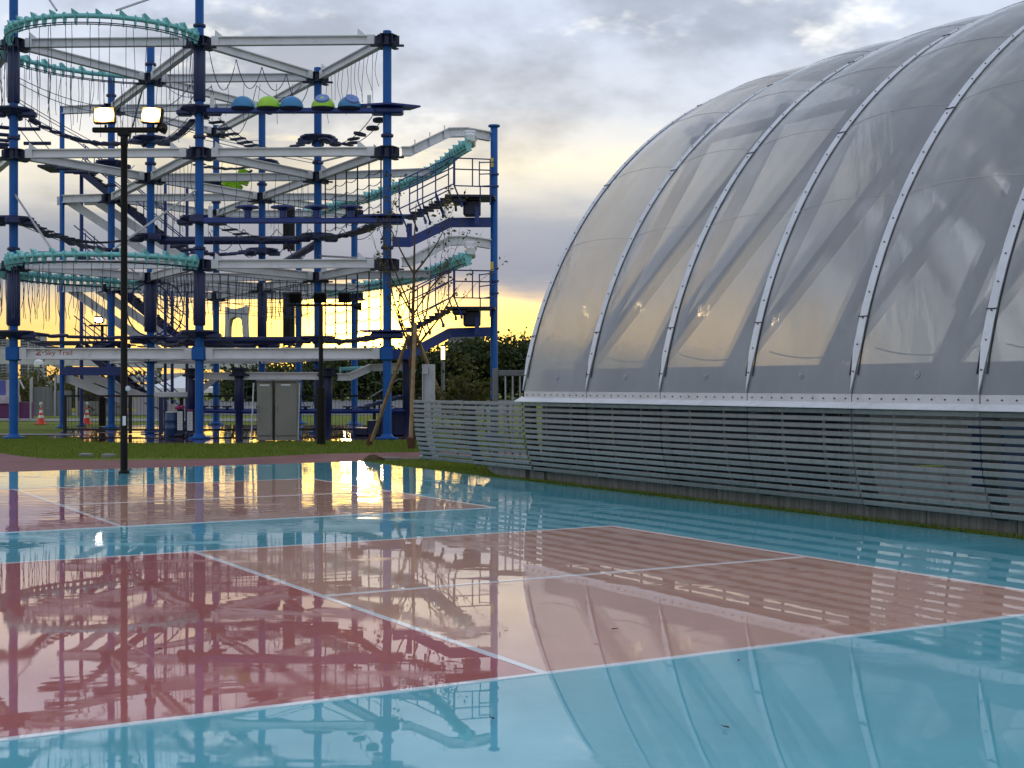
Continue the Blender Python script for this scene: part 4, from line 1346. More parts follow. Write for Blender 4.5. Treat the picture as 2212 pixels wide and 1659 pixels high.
# ---- stair flights with hand rails, all running down to the right
def flight(z_hi, z_lo, x_hi, x_lo, y, mat='navy_dark'):
    n = int((z_hi - z_lo) / 0.2)
    root = MB()
    for dy in (-.5, .5):
        root.sweep([Vector((x_hi, y + dy, z_hi - .1)), Vector((x_lo, y + dy, z_lo - .05))], rect(0.22, 0.05))
    root = root.build('staircase', 'navy', course)
    tm = MB().box((0, 0, 0), (0.30, 0.94, 0.045)).mesh('tread', mat)
    for k in range(1, n):
        put(tm, root, Vector((lerp(x_hi, x_lo, k / n), y, lerp(z_hi, z_lo, k / n))))
    d = Vector((x_lo - x_hi, 0, z_lo - z_hi))
    for dy in (-.52, .52):
        h = MB()
        for up_ in (.95, .5):
            h.path([Vector((x_hi - .1, y + dy, z_hi + up_)), Vector((x_lo, y + dy, z_lo + up_))], 0.022, 5)
        for k in range(4):
            p = Vector((x_hi, y + dy, z_hi)) + d * ((k + .3) / 3.6)
            h.path([p, p + Vector((0, 0, .95))], 0.02, 5)
        h.build('hand_rail', 'royal', root)
    for dx in (-.62, .35):
        MB().sweep([Vector((x_hi + dx, y - .75, z_hi - 1.30)), Vector((x_hi + dx + .4, y - .75, z_hi - 1.30)), Vector((x_lo + dx + .2, y - .75, z_lo - .55 if z_lo > 1 else z_lo + .35))], rect(0.30, 0.08)).build('stringer', 'beam_white', root)
YS = 49.8
for zh, zl in ((9.36, 6.27), (6.27, 3.04), (3.04, 0.0)):
    flight(zh, zl, -15.55, -11.8, YS)
    MB().prism([(-16.9, YS - .7), (-15.5, YS - .7), (-15.5, YS + .7), (-16.9, YS + .7)], zh - .08, zh).build('landing', 'navy_dark', course)
for px, top, r, y in ((134, 11.4, .085, 48.9), (176, 9.4, .07, 50.6), (357, 9.2, .055, 49.0), (404, 9.0, .055, 49.0), (372, 5.0, .06, 50.6)):
    post(Vector(((px - MID) / FOC * y, y, 0)), top, r, 'royal' if r < .08 else 'post_blue')
for z in LV[1:]:
    MB().sweep([Vector((-15.9, 48.85, z)), up(T[0], z) + Vector((-.3, 0, 0))], ibeam(.28, .18)).build('beam', 'beam_white', course)
MB().sweep([Vector((-15.8, 48.3, 2.0)), Vector((-13.6, 48.1, 2.0))], rect(.30, .14)).build('portal_beam', 'royal', course)
for x in (-16.2, -12.6):
    MB().prism([(x, 47.4), (x + 1.9, 47.4), (x + 1.9, 48.4), (x, 48.4)], 2.95, 3.03).build('landing', 'navy_dark', course)
# ------------------------------------------------------------------ low children's course in front of it
kids = thing('low_ropes_course', (-6.6, 40.3, 0), 'low blue training ropes course with white rails under the tall tower', 'ropes course')
def kpost(p, top, r=.14, pad=True):
    o = MB().lathe(up(p, 0), [(r * .8, 0), (r * .8, .78), (r, .82), (r, top - .15), (r * .85, top - .12), (r * .85, top)], 16).build('post', 'navy', kids, smooth=True)
    MB().lathe(up(p, top - .22), [(.30, -.03), (.30, .03), (.22, .04), (.22, .16), (.30, .17), (.30, .2)], 8).build('collar', 'navy_dark', o)
    return o
K = [Vector((-7.95, 40.2, 0)), Vector((-5.38, 40.2, 0)), Vector((-9.6, 41.4, 0)), Vector((-5.95, 42.6, 0)), Vector((-3.08, 40.9, 0))]
for p in K[:4]:
    kpost(p, 2.02)
kpost(K[4], 2.5, .16)
for a, b_ in ((0, 1), (0, 2), (1, 3)):
    MB().sweep([up(K[a], 1.78), up(K[b_], 1.78)], ibeam(.22, .14)).build('rail_beam', 'beam_white', kids)
kk = up(K[1], 1.75)
MB().sweep([kk + Vector((.3, 0, 0)), kk + Vector((.65, -.1, 0)), kk + Vector((1.15, .9, .28)), kk + Vector((2.3, .7, .32))], ibeam(.22, .14)).build('bent_arm', 'beam_white', kids)
kt = MB().path([Vector((-5.1, 41.0, 1.98)), Vector((-4.5, 41.6, 2.02)), Vector((-3.9, 41.9, 2.02)), Vector((-3.3, 41.6, 2.0)), Vector((-2.9, 41.0, 1.98))], .07, 8).build('running_track', 'teal', kids, smooth=True)
for k in range(13):
    t = k / 12
    put(fin_m, kt, Vector((lerp(-5.1, -2.9, t), 41.0 + .9 * math.sin(t * math.pi), 2.0)), .6 * math.cos(t * math.pi), (.6, .6, .6))
for a, b_ in ((0, 2), (0, 1), (1, 4)):
    pa, pb = up(K[a], .75), up(K[b_], .75)
    MB().path([pa, pb], .07, 10).build('step_tube', 'royal', kids, smooth=True)
    for t in (.25, .5, .75):
        MB().lathe(pa.lerp(pb, t), [(.05, 0), (.05, .1), (.16, .11), (.16, .15)], 12).build('step_disc', 'navy', kids, smooth=True)
for k in range(9):
    p = up(K[0], 1.68).lerp(up(K[1], 1.68), .1 + .09 * k)
    MB().path([p, p + Vector((rng.uniform(-.1, .1), 0, -.5)), p + Vector((rng.uniform(-.1, .1), 0, -rng.uniform(.7, 1.0)))], .011, 4).build('hanging_rope', 'rope', kids)

# black mesh fence around the low course
fence = thing('mesh_fence', (-6.0, 43.4, 0), 'black mesh fence with thick posts behind the low training course', 'fence')
fx = [(-14.0, 43.2), (-11.9, 43.0), (-10.2, 42.6), (-7.0, 43.4), (-4.35, 43.6), (-3.35, 43.6), (-1.4, 43.8)]
for i, (x, y) in enumerate(fx):
    MB().rbox((x, y, .60), (.10, .10, 1.20), .015).build('post', 'black', fence)
for (x0, y0), (x1, y1) in zip(fx[:-1], fx[1:]):
    p0, p1 = Vector((x0, y0, 0)), Vector((x1, y1, 0))
    for z in (1.17, .12):
        MB().sweep([p0 + Vector((0, 0, z)), p1 + Vector((0, 0, z))], rect(.06, .05)).build('rail', 'black', fence)
    mb = MB(); n_ = int((p1 - p0).length / .11)
    for k in range(1, n_):
        q = p0.lerp(p1, k / n_)
        mb.path([q + Vector((0, 0, .12)), q + Vector((0, 0, 1.17))], .006, 4)
    tag(mb.build('wire_mesh', 'black', fence), kind='stuff')

# entry steps with a sloping slatted ramp
st = thing('entry_steps', (-3.6, 41.9, 0), 'dark blue entry steps with a sloping slatted ramp beside the fence', 'steps')
for k, (x, z) in enumerate(((-4.55, .22), (-4.15, .45), (-3.75, .68))):
    MB().rbox((x, 41.9, z / 2), (.42, .9, z), .02).build('step', 'navy', st)
MB().rbox((-3.2, 41.9, .42), (.72, .9, .84), .02).build('platform', 'navy', st)
r0, r1 = Vector((-4.75, 41.45, .82)), Vector((-3.05, 41.45, 1.28))
M = Matrix.Rotation(-math.atan2(r1.z - r0.z, r1.x - r0.x), 3, 'Y')
for dy in (-.3, .3):
    MB().sweep([r0 + Vector((0, dy, -.06)), r1 + Vector((0, dy, -.06))], rect(.08, .05)).build('ramp_side', 'navy', st)
for k in range(6):
    MB().rbox(r0.lerp(r1, (k + .5) / 6), (.22, .62, .03), .008, M).build('ramp_slat', 'ball_pad', st)
for p in (r0, r0.lerp(r1, .45), r1):
    MB().path([Vector((p.x, 41.45, 0)), p - Vector((0, 0, .06))], .03, 6).build('leg', 'navy', st)
MB().path([r0 + Vector((.5, 0, .1)), r0 + Vector((.52, 0, .35)), r0 + Vector((.85, 0, .55)), r1 + Vector((-.35, 0, .42)), r1 + Vector((.1, 0, .38)), r1 + Vector((.12, 0, 0))], .02, 6).build('hand_rail', 'steel', st, smooth=True)

# notice stands by the entrance
stand_lab = ('white notice panel on the dark stand nearer the lamp post, magenta bow on top', 'white notice panel on the dark stand nearer the centre blue post')
for k, (px, mat) in enumerate(((707, 'sign_white'), (747, 'sign_white'))):
    pxx = {0: 706.5, 1: 747.0}[k]
    px2 = (450 + (950, 1095)[k] / 3.687) * .5486
    d = 40.6
    x = (px2 - MID) / FOC * d
    t_ = thing('notice_stand', (x, d, 0), stand_lab[k], 'sign', 'notice stands at the entrance')
    MB().rbox((x, d + .12, .40), (.20, .10, .80), .02).build('post', 'navy_dark', t_)
    MB().rbox((x, d + .04, .05), (.26, .34, .10), .02).build('foot', 'navy_dark', t_)
    MB().rbox((x, d + .035, .46 - .01 * k), (.155, .04, .56), .012).build('notice_panel', 'sign_white', t_)
    pr = MB()
    for j in range(11):
        pr.box((x - .01 + .01 * (j % 3), d + .0135, .69 - .045 * j), (.085 + .015 * (j % 3), .002, .010))
    tag(pr.build('print', 'building_grey', t_), kind='stuff')
    if k == 0:
        MB().lathe((x - .05, d, .84), [(.02, -.06), (.08, -.04), (.09, .01), (.05, .06)], 9).lathe((x + .08, d, .86), [(.02, -.06), (.07, -.04), (.075, .02), (.04, .06)], 9).build('ribbon_bow', 'magenta', t_, smooth=True)
    else:
        MB().box((x, d + .03, .775), (.15, .05, .04)).build('header_strip', 'magenta', t_)
x, d = (676.0 - MID) / FOC * 40.9, 40.9
bx_ = (450 + 850 / 3.687) * .5486
x = (bx_ - MID) / FOC * d
t_ = thing('plastic_barrel', (x, d, 0), 'dark blue plastic barrel beside the notice stands', 'barrel')
MB().lathe((x, d, 0), [(.20, .0), (.22, .03), (.22, .2), (.235, .22), (.235, .25), (.22, .27), (.22, .44), (.235, .46), (.235, .49), (.22, .51), (.22, .66), (.20, .69)], 20).build('drum', 'barrel', t_, smooth=True)
MB().lathe((x, d, .69), [(.20, 0), (.215, .01), (.215, .03), (.19, .04)], 20).build('lid', 'pipe_white', t_, smooth=True)
# ticket kiosk frame
x, d = (648 * 0 + (450 + 940 / 3.687) * .5486 - MID) / FOC * 42.2, 42.2
t_ = thing('check_in_frame', (x, d, 0), 'white topped check-in frame on dark legs behind the notice stands', 'frame')
for dx in (-.55, .55):
    MB().rbox((x + dx, d, .58), (.12, .12, 1.16), .01).build('leg', 'navy', t_)
MB().rbox((x, d, 1.22), (1.5, .16, .16), .02).build('header', 'beam_white', t_)
MB().sweep([Vector((x + .5, d - .1, 1.24)), Vector((x + 1.2, d - .1, 1.75))], rect(.16, .12)).build('brace', 'beam_white', t_)
# ------------------------------------------------------------------ lit twin floodlight pole on the court
rng = random.Random(23)
lp = ground(268, 1022)
t_ = thing('floodlight_pole', lp, 'tall black pole on the court with two lit warm floodlights', 'lamp pole', 'floodlight poles')
top = 5.92
MB().lathe(lp, [(.062, 0), (.062, 1.0), (.058, 1.02), (.055, top - .32), (.062, top - .3), (.062, top - .12), (.055, top - .1), (.04, top)], 18).build('pole', 'pole_black', t_, smooth=True)
arm = MB().rbox(lp + Vector((.02, 0, top - .03)), (1.12, .09, .085), .012).rbox(lp + Vector((0, 0, top - .1)), (.2, .14, .07), .01).build('cross_arm', 'pole_black', t_)
MB().lathe(lp, [(.095, .0), (.095, .03), (.07, .05)], 16).build('base_plate', 'pole_black', t_)
for dx, rz, tl in ((-.315, .10, .10), (.50, -.16, .10)):
    c_ = lp + Vector((dx, -.06, top + .205))
    M = Matrix.Rotation(rz, 3, 'Z') @ Matrix.Rotation(-tl, 3, 'X') @ Matrix.Rotation(.09 if dx > 0 else -.05, 3, 'Y')
    h = MB().rbox(c_, (.37, .10, .29), .03, M).build('floodlight', 'pole_black', t_)
    MB().rbox(c_ + M @ Vector((0, -.055, 0)), (.325, .02, .245), .008, M).build('lens', 'lamp_warm', h)
    fins = MB()
    for k in range(7):
        fins.box(c_ + M @ Vector((-.15 + .05 * k, .08, 0)), (.012, .06, .24), M)
    fins.build('cooling_fins', 'pole_black', h)
    MB().path([lp + Vector((dx, 0, top)), lp + Vector((dx, 0, top + .06))], .02, 8).build('bracket', 'pole_black', h)
c_ = lp + Vector((.66, -.02, top - .01))
MB().path([c_ - Vector((.08, 0, -.02)), c_ + Vector((.06, -.02, -.02))], [.05, .085], 14).path([c_ + Vector((.03, -.05, .03)), c_ + Vector((.05, -.14, -.05))], [.07, .045], 12).build('loudspeaker', 'pole_black', t_, smooth=True)
MB().box(lp + Vector((.02, -.0625, .90)), (.055, .004, .16)).build('inspection_label', 'sign_white', t_)
MB().lathe(lp + Vector((.06, .0, 1.45)), [(.01, -.05), (.05, -.03), (.05, .03), (.01, .05)], 12).build('sensor', 'pipe_white', t_, smooth=True)

# unlit three-lamp pole before the course
lp = ground(693.4, 959.8)
t_ = thing('floodlight_pole', lp, 'slim dark pole with three unlit floodlights in front of the sunset', 'lamp pole', 'floodlight poles')
MB().lathe(lp, [(.115, 0), (.115, 1.45), (.06, 1.47), (.055, 3.5), (.045, 3.55)], 14).build('pole', 'pole_black', t_, smooth=True)
MB().rbox(lp + Vector((0.02, 0, 3.55)), (1.75, .07, .06), .01).build('cross_arm', 'pole_black', t_)
for dx in (-.66, -.03, .6):
    c_ = lp + Vector((dx, .02, 3.75))
    M = Matrix.Rotation(math.pi, 3, 'Z') @ Matrix.Rotation(-.25, 3, 'X')
    h = MB().rbox(c_, (.33, .10, .27), .03, M).build('floodlight', 'pole_black', t_)
    MB().rbox(c_ + M @ Vector((0, -.055, 0)), (.28, .02, .22), .008, M).build('lens', 'window_glass', h)
    f_ = MB()
    for k in range(6):
        f_.box(c_ + M @ Vector((-.13 + .05 * k, .08, 0)), (.012, .06, .22), M)
    f_.build('cooling_fins', 'pole_black', h)
    MB().path([lp + Vector((dx, 0, 3.56)), lp + Vector((dx, 0, 3.65))], .02, 8).build('bracket', 'pole_black', h)
c_ = lp + Vector((.95, 0, 3.52))
MB().path([c_ - Vector((.12, 0, 0)), c_ + Vector((.08, 0, 0))], [.05, .12], 14).build('loudspeaker', 'pole_black', t_, smooth=True)

# third pole behind the course, its single lamp glaring white
lp = ground(220.8, 920)
t_ = thing('floodlight_pole', lp, 'black pole behind the stairs with one glaring white lamp', 'lamp pole', 'floodlight poles')
MB().lathe(lp, [(.13, 0), (.13, 1.55), (.065, 1.58), (.055, 3.7)], 14).build('pole', 'pole_black', t_, smooth=True)
MB().rbox(lp + Vector((-.1, 0, 3.72)), (.8, .08, .07), .01).build('cross_arm', 'pole_black', t_)
c_ = lp + Vector((-.1, -.08, 3.93))
h = MB().rbox(c_, (.34, .10, .27), .03).build('floodlight', 'pole_black', t_)
MB().rbox(c_ + Vector((0, -.055, 0)), (.24, .02, .15), .008).build('lens', 'lamp_white', h)
MB().path([lp + Vector((-.1, 0, 3.74)), c_], .02, 8).build('bracket', 'pole_black', h)

# ------------------------------------------------------------------ equipment cabinets and conduits
yb = 37.6
for (px0, px1, ptop, lab) in ((554.5, 588.5, 822.5, 'narrower grey-green equipment cabinet left of its twin'), (593.5, 641, 822, 'wider grey-green equipment cabinet right of its twin')):
    x0, x1 = (px0 - MID) / FOC * yb, (px1 - MID) / FOC * yb
    h = EYE + (HOR - ptop) / FOC * yb
    t_ = thing('equipment_cabinet', ((x0 + x1) / 2, yb + .25, 0), lab, 'cabinet', 'equipment cabinets')
    xm, w = (x0 + x1) / 2, x1 - x0
    MB().rbox((xm, yb + .25, .055), (w, .48, .11), .01).build('plinth', 'cabinet', t_)
    MB().rbox((xm, yb + .25, .11 + (h - .13) / 2), (w * .985, .47, h - .13), .012).build('body', 'cabinet', t_)
    MB().rbox((xm, yb + .006, .13 + (h - .2) / 2), (w * .93, .02, h - .22), .006).build('door', 'cabinet', t_)
    MB().rbox((xm, yb + .22, h - .005), (w * 1.03, .56, .035), .01).build('roof_cap', 'cabinet', t_)
    MB().box((xm, yb - .006, h - .12), (.26, .006, .035)).build('name_strip', 'sign_white', t_)
    MB().rbox((x0 + w * .1, yb - .018, .88), (.035, .035, .16), .008).build('handle', 'cabinet', t_)
for px0, px1, top_, lab in ((543, 548, 1.57, 'leaning white conduit pipe left of the cabinets'), (643.0, 647, 1.56, 'leaning white conduit pipe right of the cabinets')):
    d = 37.8
    a, b_ = Vector(((px0 - MID) / FOC * d, d, 0)), Vector(((px1 - MID) / FOC * d, d, top_))
    o = MB().path([a, b_], .022, 8).path([a + Vector((0, 0, .0)), a + (b_ - a) * .03], .035, 8).path([b_ - (b_ - a) * .02, b_], .028, 8)
    tag(o.build('conduit_pipe', 'pipe_white', smooth=True, org=a), lab, 'pipe', 'white conduits by the cabinets')

# ------------------------------------------------------------------ traffic cones
def cone(p, label):
    t = thing('traffic_cone', p, label, 'cone', 'traffic cones on the far lawn')
    MB().rbox(p + Vector((0, 0, .02)), (.40, .40, .04), .01).build('foot', 'cone_red', t)
    rr = lambda z: lerp(.15, .028, (z - .04) / .62)
    bands = [(.04, .25, 'cone_red'), (.25, .35, 'cone_white'), (.35, .45, 'cone_red'), (.45, .55, 'cone_white'), (.55, .66, 'cone_red')]
    for a, b_, m_ in bands:
        MB().lathe(p, [(rr(a), a), (rr(b_), b_)], 20).build('band', m_, t, smooth=True)
    MB().lathe(p, [(.025, .66), (.03, .72), (.055, .735), (.07, .78), (.06, .83), (.025, .85)], 14).build('lamp_topper', 'pipe_white', t, smooth=True)
cone(ground(88.5, 916.5), 'red and white traffic cone nearer the leftmost blue post')
cone(ground(187.5, 916.5), 'red and white traffic cone between the thin post and the stairs')

# yellow and black parking kerbs on the far lawn
lab = 'one of the yellow and black kerb bars lined across the far lawn'
d = ground(0, 887).y
bar_y = MB().prism([(-.52, -.08), (.52, -.08), (.52, .08), (-.52, .08)], 0, .12).mesh('kerb_bar', 'yellow')
bar_k = MB().prism([(-.42, -.079), (.42, -.079), (.42, .079), (-.42, .079)], 0, .115).mesh('kerb_bar', 'black')
x = -34.0
k = 0
while x < -19.5:
    o = put(bar_y if k % 2 == 0 else bar_k, None, Vector((x, d, 0)))
    tag(o, 'yellow segment of the striped kerb line across the far lawn' if k % 2 == 0 else 'black segment of the striped kerb line across the far lawn', 'kerb', 'striped kerb line')
    x += .95; k += 1

# drain covers in the lawn, a lump of turf and a few slabs
for px, py, lab in ((186, 984.5, 'round drain cover in the lawn, further from the lamp pole'), (235.5, 985.5, 'round drain cover in the lawn, nearer the lamp pole')):
    p = ground(px, py)
    t_ = thing('drain_cover', p, lab, 'drain cover', 'drain covers in the lawn')
    MB().lathe(p, [(.15, -.05), (.15, .03), (.14, .045)], 18).build('frame', 'slab', t_)
    MB().lathe(p, [(.12, .046), (.12, .052), (.02, .055)], 18).build('lid', 'steel', t_)
p = ground(806, 995)
mb = MB(); n_ = 14
for j in range(6):
    a_ = j / 5 * math.pi / 2
    for k in range(n_):
        an = 2 * math.pi * k / n_
        rr_ = (.20 + .035 * math.sin(3 * an + j)) * math.cos(a_)
        mb.v.append(p + Vector((rr_ * math.cos(an) * 1.1, rr_ * math.sin(an) * .7, -.02 + .13 * math.sin(a_) + .015 * math.sin(5 * an + j * 2))))
for j in range(5):
    for k in range(n_):
        mb.f.append((j * n_ + k, j * n_ + (k + 1) % n_, (j + 1) * n_ + (k + 1) % n_, (j + 1) * n_ + k))
tag(mb.build('turf_lump', 'soil', smooth=True, org=p), 'brown lump of turf at the court corner', 'mound')
for px, py, s, lab in ((846, 993.5, (.36, .2, .09), 'grey stone slab lying next to the turf lump'), (888, 991.5, (.38, .16, .05), 'flat grey slab in the grass nearer the slatted fence')):
    p = ground(px, py)
    o = MB().rbox(p + Vector((0, 0, s[2] / 2 - .03)), s, .015)
    tag(o.build('stone_slab', 'slab', org=p), lab, 'slab')

# fallen leaves on the wet court
for k, (px, py, rz, s) in enumerate(((1327, 1359, .4, .021), (1596, 1427, 1.2, .017), (1568, 1571, 2.2, .019), (345, 1402, .9, .013), (1063, 1552, 2.0, .018))):
    p = ground(px, py, .012)
    lf = MB(); n_ = 10
    ring_ = [Vector((math.cos(2 * math.pi * j / n_) * s, math.sin(2 * math.pi * j / n_) * s * .42 * (1 - .4 * math.cos(2 * math.pi * j / n_)), .006 * abs(math.sin(2 * math.pi * j / n_)))) for j in range(n_)]
    lf.add([p + Matrix.Rotation(rz, 3, 'Z') @ v for v in ring_] + [p + Vector((0, 0, .001))], [(j, (j + 1) % n_, n_) for j in range(n_)])
    lf.path([p + Matrix.Rotation(rz, 3, 'Z') @ Vector((s * .9, 0, .003)), p + Matrix.Rotation(rz, 3, 'Z') @ Vector((s * 1.5, s * .1, .006))], .0015, 4)
    labs = ['small dark fallen leaf on the tan field below its centre line', 'small dark fallen leaf just under the long near white line', 'small dark fallen leaf on blue at the lower right', 'tiny dark fallen leaf on the crimson field', 'small dark fallen leaf on blue below the crimson field']
    tag(lf.build('fallen_leaf', 'leaf_dead', org=p), labs[k], 'leaf', 'fallen leaves on the court')

# ------------------------------------------------------------------ fence neighbours: steel column, barred gate, lantern post
p = Vector(((926 - MID) / FOC * 29.0, 29.0, 0))
t_ = thing('steel_column', p, 'grey steel channel column standing behind the slatted fence', 'column')
MB().sweep([p + Vector((0, 0, -.03)), p + Vector((0, 0, 1.95))], ibeam(.26, .22, .022, .02), up=(1, 0, 0)).build('shaft', 'steel', t_)
MB().box(p + Vector((0, 0, .01)), (.4, .4, .03)).build('base_plate', 'steel', t_)
MB().box(p + Vector((-.06, -.05, 1.82)), (.12, .10, .16)).build('stiffener', 'steel', t_)
y = 23.6
x0, x1 = (1064 - MID) / FOC * y, (1150 - MID) / FOC * y
t_ = thing('barred_gate', (x0, y, 0), 'grey metal gate with upright bars at the end of the hall', 'gate')
z1 = EYE + (HOR - 796) / FOC * y
MB().rbox((x0 + .05, y, z1 / 2), (.10, .10, z1), .01).build('gate_post', 'sheet_grey', t_)
MB().rbox(((x0 + x1) / 2 + .05, y, z1 - .08), (x1 - x0, .06, .10), .01).build('top_rail', 'sheet_grey', t_)
MB().rbox(((x0 + x1) / 2 + .05, y, .15), (x1 - x0, .06, .08), .01).build('bottom_rail', 'sheet_grey', t_)
n_ = 5
for k in range(n_):
    MB().rbox((x0 + .22 + k * .125, y, z1 / 2 + .02), (.032, .032, z1 - .2), .006).build('bar', 'steel', t_)
p = Vector(((957 - MID) / FOC * 52.0, 52.0, 0))
t_ = thing('lantern_post', p, 'slim garden lantern post glowing before the dark trees', 'lantern')
MB().lathe(p, [(.07, 0), (.07, 2.45)], 12).build('post', 'sheet_grey', t_, smooth=True)
MB().rbox(p + Vector((0, -.03, 2.72)), (.14, .12, .50), .01).build('lens', 'lantern', t_)
MB().rbox(p + Vector((0, .0, 3.0)), (.2, .2, .05), .01).build('cap', 'pole_black', t_)

# ------------------------------------------------------------------ trees
def limb(mb, p, d, r, length, depth, tips, spread, lift):
    n_ = 4; pts = [p]; rs = [r]; q = p.copy(); dd = d.normalized()
    for k in range(n_):
        dd = (dd + Vector((rng.gauss(0, .10), rng.gauss(0, .10), rng.gauss(0, .06) + lift))).normalized()
        q = q + dd * length / n_
        pts.append(q.copy()); rs.append(lerp(r, r * .45, (k + 1) / n_))
    mb.path(pts, rs, 6 if depth > 1 else 4, cap=False)
    if depth == 0:
        tips += pts[2:]
        return
    for k in range(3 if depth > 1 else 2):
        i = rng.choice((2, 3, 4)); an = rng.uniform(0, 6.28)
        nd = (dd + Vector((math.cos(an) * spread, math.sin(an) * spread, rng.uniform(-.1, .3)))).normalized()
        limb(mb, pts[i], nd, rs[i] * .7, length * rng.uniform(.5, .75), depth - 1, tips, spread, lift)
    tips += pts[3:]
def leaves(name, mat, centres, n, spread, size, parent, droop=.3):
    mb = MB()
    for k in range(n):
        c_ = rng.choice(centres)
        p = c_ + Vector((rng.gauss(0, spread), rng.gauss(0, spread), rng.gauss(0, spread * .8)))
        s = size * rng.uniform(.6, 1.3)
        a = Vector((rng.gauss(0, 1), rng.gauss(0, 1), rng.gauss(0, .7) - droop)).normalized()
        b_ = a.cross(Vector((rng.gauss(0, 1), rng.gauss(0, 1), rng.gauss(0, 1)))).normalized()
        mb.add([p, p + a * s * .5 + b_ * s * .28, p + a * s, p + a * s * .5 - b_ * s * .28], [(0, 1, 2, 3)])
    return mb.build(name, mat, parent)

# young staked tree
base = ground(890, 967)
t_ = thing('staked_tree', base, 'young sparse tree with bare twigs propped by wooden stakes', 'tree')
tips = []
mb = MB()
tr = [base + Vector(v) for v in ((0, 0, -.02), (.02, 0, .8), (.0, 0, 1.6), (.03, .02, 2.3), (.02, 0, 3.2), (.05, 0, 4.2), (.06, .05, 5.2), (.1, 0, 5.9))]
mb.path(tr, [.085, .078, .072, .06, .045, .03, .018, .008], 10)
for k, (i, dx, dy, L) in enumerate(((3, -.7, .1, 1.7), (3, .8, -.2, 1.9), (4, -.9, .3, 1.5), (4, .7, .4, 1.6), (3, .35, .5, 2.3), (4, -.4, -.3, 2.0), (5, .8, -.1, 1.2), (5, -.7, .1, 1.3), (3, -.95, -.2, 1.3), (3, 1.0, .2, 1.4))):
    limb(mb, tr[i], Vector((dx, dy, 1.05)), .026, L, 2, tips, .55, .08)
mb.build('trunk', 'bark', t_, smooth=True)
tips = [p for p in tips if p.z > 2.6]
leaves('crown', 'leaf_sparse', tips, 560, .035, .10, t_)
MB().lathe(base + Vector((.02, 0, 2.05)), [(.085, -.16), (.10, -.1), (.10, .1), (.085, .16)], 10).build('trunk_wrap', 'burlap', t_, smooth=True)
labs = ['wooden stake leaning in from the left against the young tree', 'upright wooden stake right beside the young tree trunk', 'wooden stake leaning in from behind the slatted fence to the young tree']
tops_ = base + Vector((-.05, -.05, 2.75))
for k, (b0, q) in enumerate(((ground(800, 961), base + Vector((-.12, .02, 2.62))), (ground(892, 968) + Vector((-.05, -.16, 0)), base + Vector((.08, -.14, 2.9))), (base + Vector((1.15, .8, 0)), base + Vector((.08, .1, 2.75))))):
    st_ = thing('tree_stake', b0, labs[k], 'stake', 'stakes of the young tree')
    MB().path([b0 + (q - b0) * .04, q + (q - b0) * .04], [.052, .045], 10).build('pole', 'wood', st_, smooth=True)
    MB().rbox(b0 + Vector((0, 0, .12)), (.14, .10, .30), .02, Matrix.Rotation(.35 - .5 * (k == 1), 3, 'Y')).build('foot_block', 'burlap', st_)

# dark broadleaf trees behind the course and the hall
def bush(px, py_top, d, w, label, mat='leaf_dark', n=2600, size=.26, trunk=.35, name='broadleaf_tree'):
    base = Vector(((px - MID) / FOC * d, d, 0)); h = EYE + (HOR - py_top) / FOC * d
    t = thing(name, base, label, 'tree', 'trees behind the course')
    tips = []; mb = MB()
    mb.path([base + Vector((0, 0, -.05)), base + Vector((.05, 0, h * .25)), base + Vector((0, 0, h * .5)), base + Vector((.06, 0, h * .8))], [h * .035, h * .03, h * .02, h * .008], 8)
    for k in range(9):
        an = k * 2.4; zz_ = h * rng.uniform(.15, .6)
        limb(mb, base + Vector((0, 0, zz_)), Vector((math.cos(an), math.sin(an), .5)), h * .012, min(w * .4, h * .42), 1, tips, .5, .0)
    mb.build('trunk', 'bark', t)
    cs = []
    for k in range(46):
        u = rng.gauss(0, .36); v = rng.gauss(0, .36); z_ = rng.uniform(.08, .97)
        wid = w * .5 * (1.05 - .55 * z_ ** 2)
        cs.append(base + Vector((u * wid * 1.4, v * wid * 1.2, h * z_)))
    leaves('crown', mat, cs + tips, n, w * .075, size, t)
    return t
desc = ['dark round tree left of the corner post, low in the gap', 'dark tree right behind the corner blue post', 'dark tree in the gap left of the lantern', 'dark tree right behind the lantern post', 'dark tree between lantern and tower post', 'dark tall tree just left of the tower post', 'dark tree filling the gap right of the tower post', 'dark tree partly hidden by the hall end', 'dark tree behind the hall, dim through its first membrane panels', 'dark tree behind the hall, dim through its second and third panels', 'dark tree behind the hall, dim through its fourth panel']
spots = [(705, 776, 150, 11.0), (785, 774, 155, 11.5), (862, 768, 150, 11.0), (920, 756, 148, 10.0), (985, 748, 152, 10.0), (1035, 742, 146, 9.5), (1088, 734, 150, 10.0), (1150, 736, 152, 11.0), (1235, 752, 150, 11.0), (1350, 764, 152, 12.0), (1500, 770, 154, 13.0)]
for (px, py, d, w), ds in zip(spots, desc):
    bush(px, py, d, w, ds, n=5200, size=.55)
for px, py, d, w, ds in ((625, 800, 130, 11.0, 'low dark hedge tree behind the cabinets'), (545, 806, 132, 11.0, 'low dark hedge tree behind the low course post')):
    bush(px, py, d, w, ds, n=3600, size=.5)
bush(1003, 765, 33.5, 1.3, 'small olive leaved tree behind the slatted fence', 'leaf_olive', 1300, .11, name='small_tree')
for px, py, d, w, ds in ((12, 800, 74, 2.2, 'small olive street tree at the far left edge'), (52, 806, 78, 2.0, 'small olive street tree right of the leftmost post'), (84, 788, 80, 2.6, 'thin leaning olive tree before the elevated road'), (160, 800, 84, 2.0, 'thin olive tree behind the second traffic cone'), (207, 795, 70, 2.0, 'slim olive street tree left of the glaring lamp pole')):
    bush(px, py, d, w, ds, 'leaf_olive', 700, .20, name='street_tree')
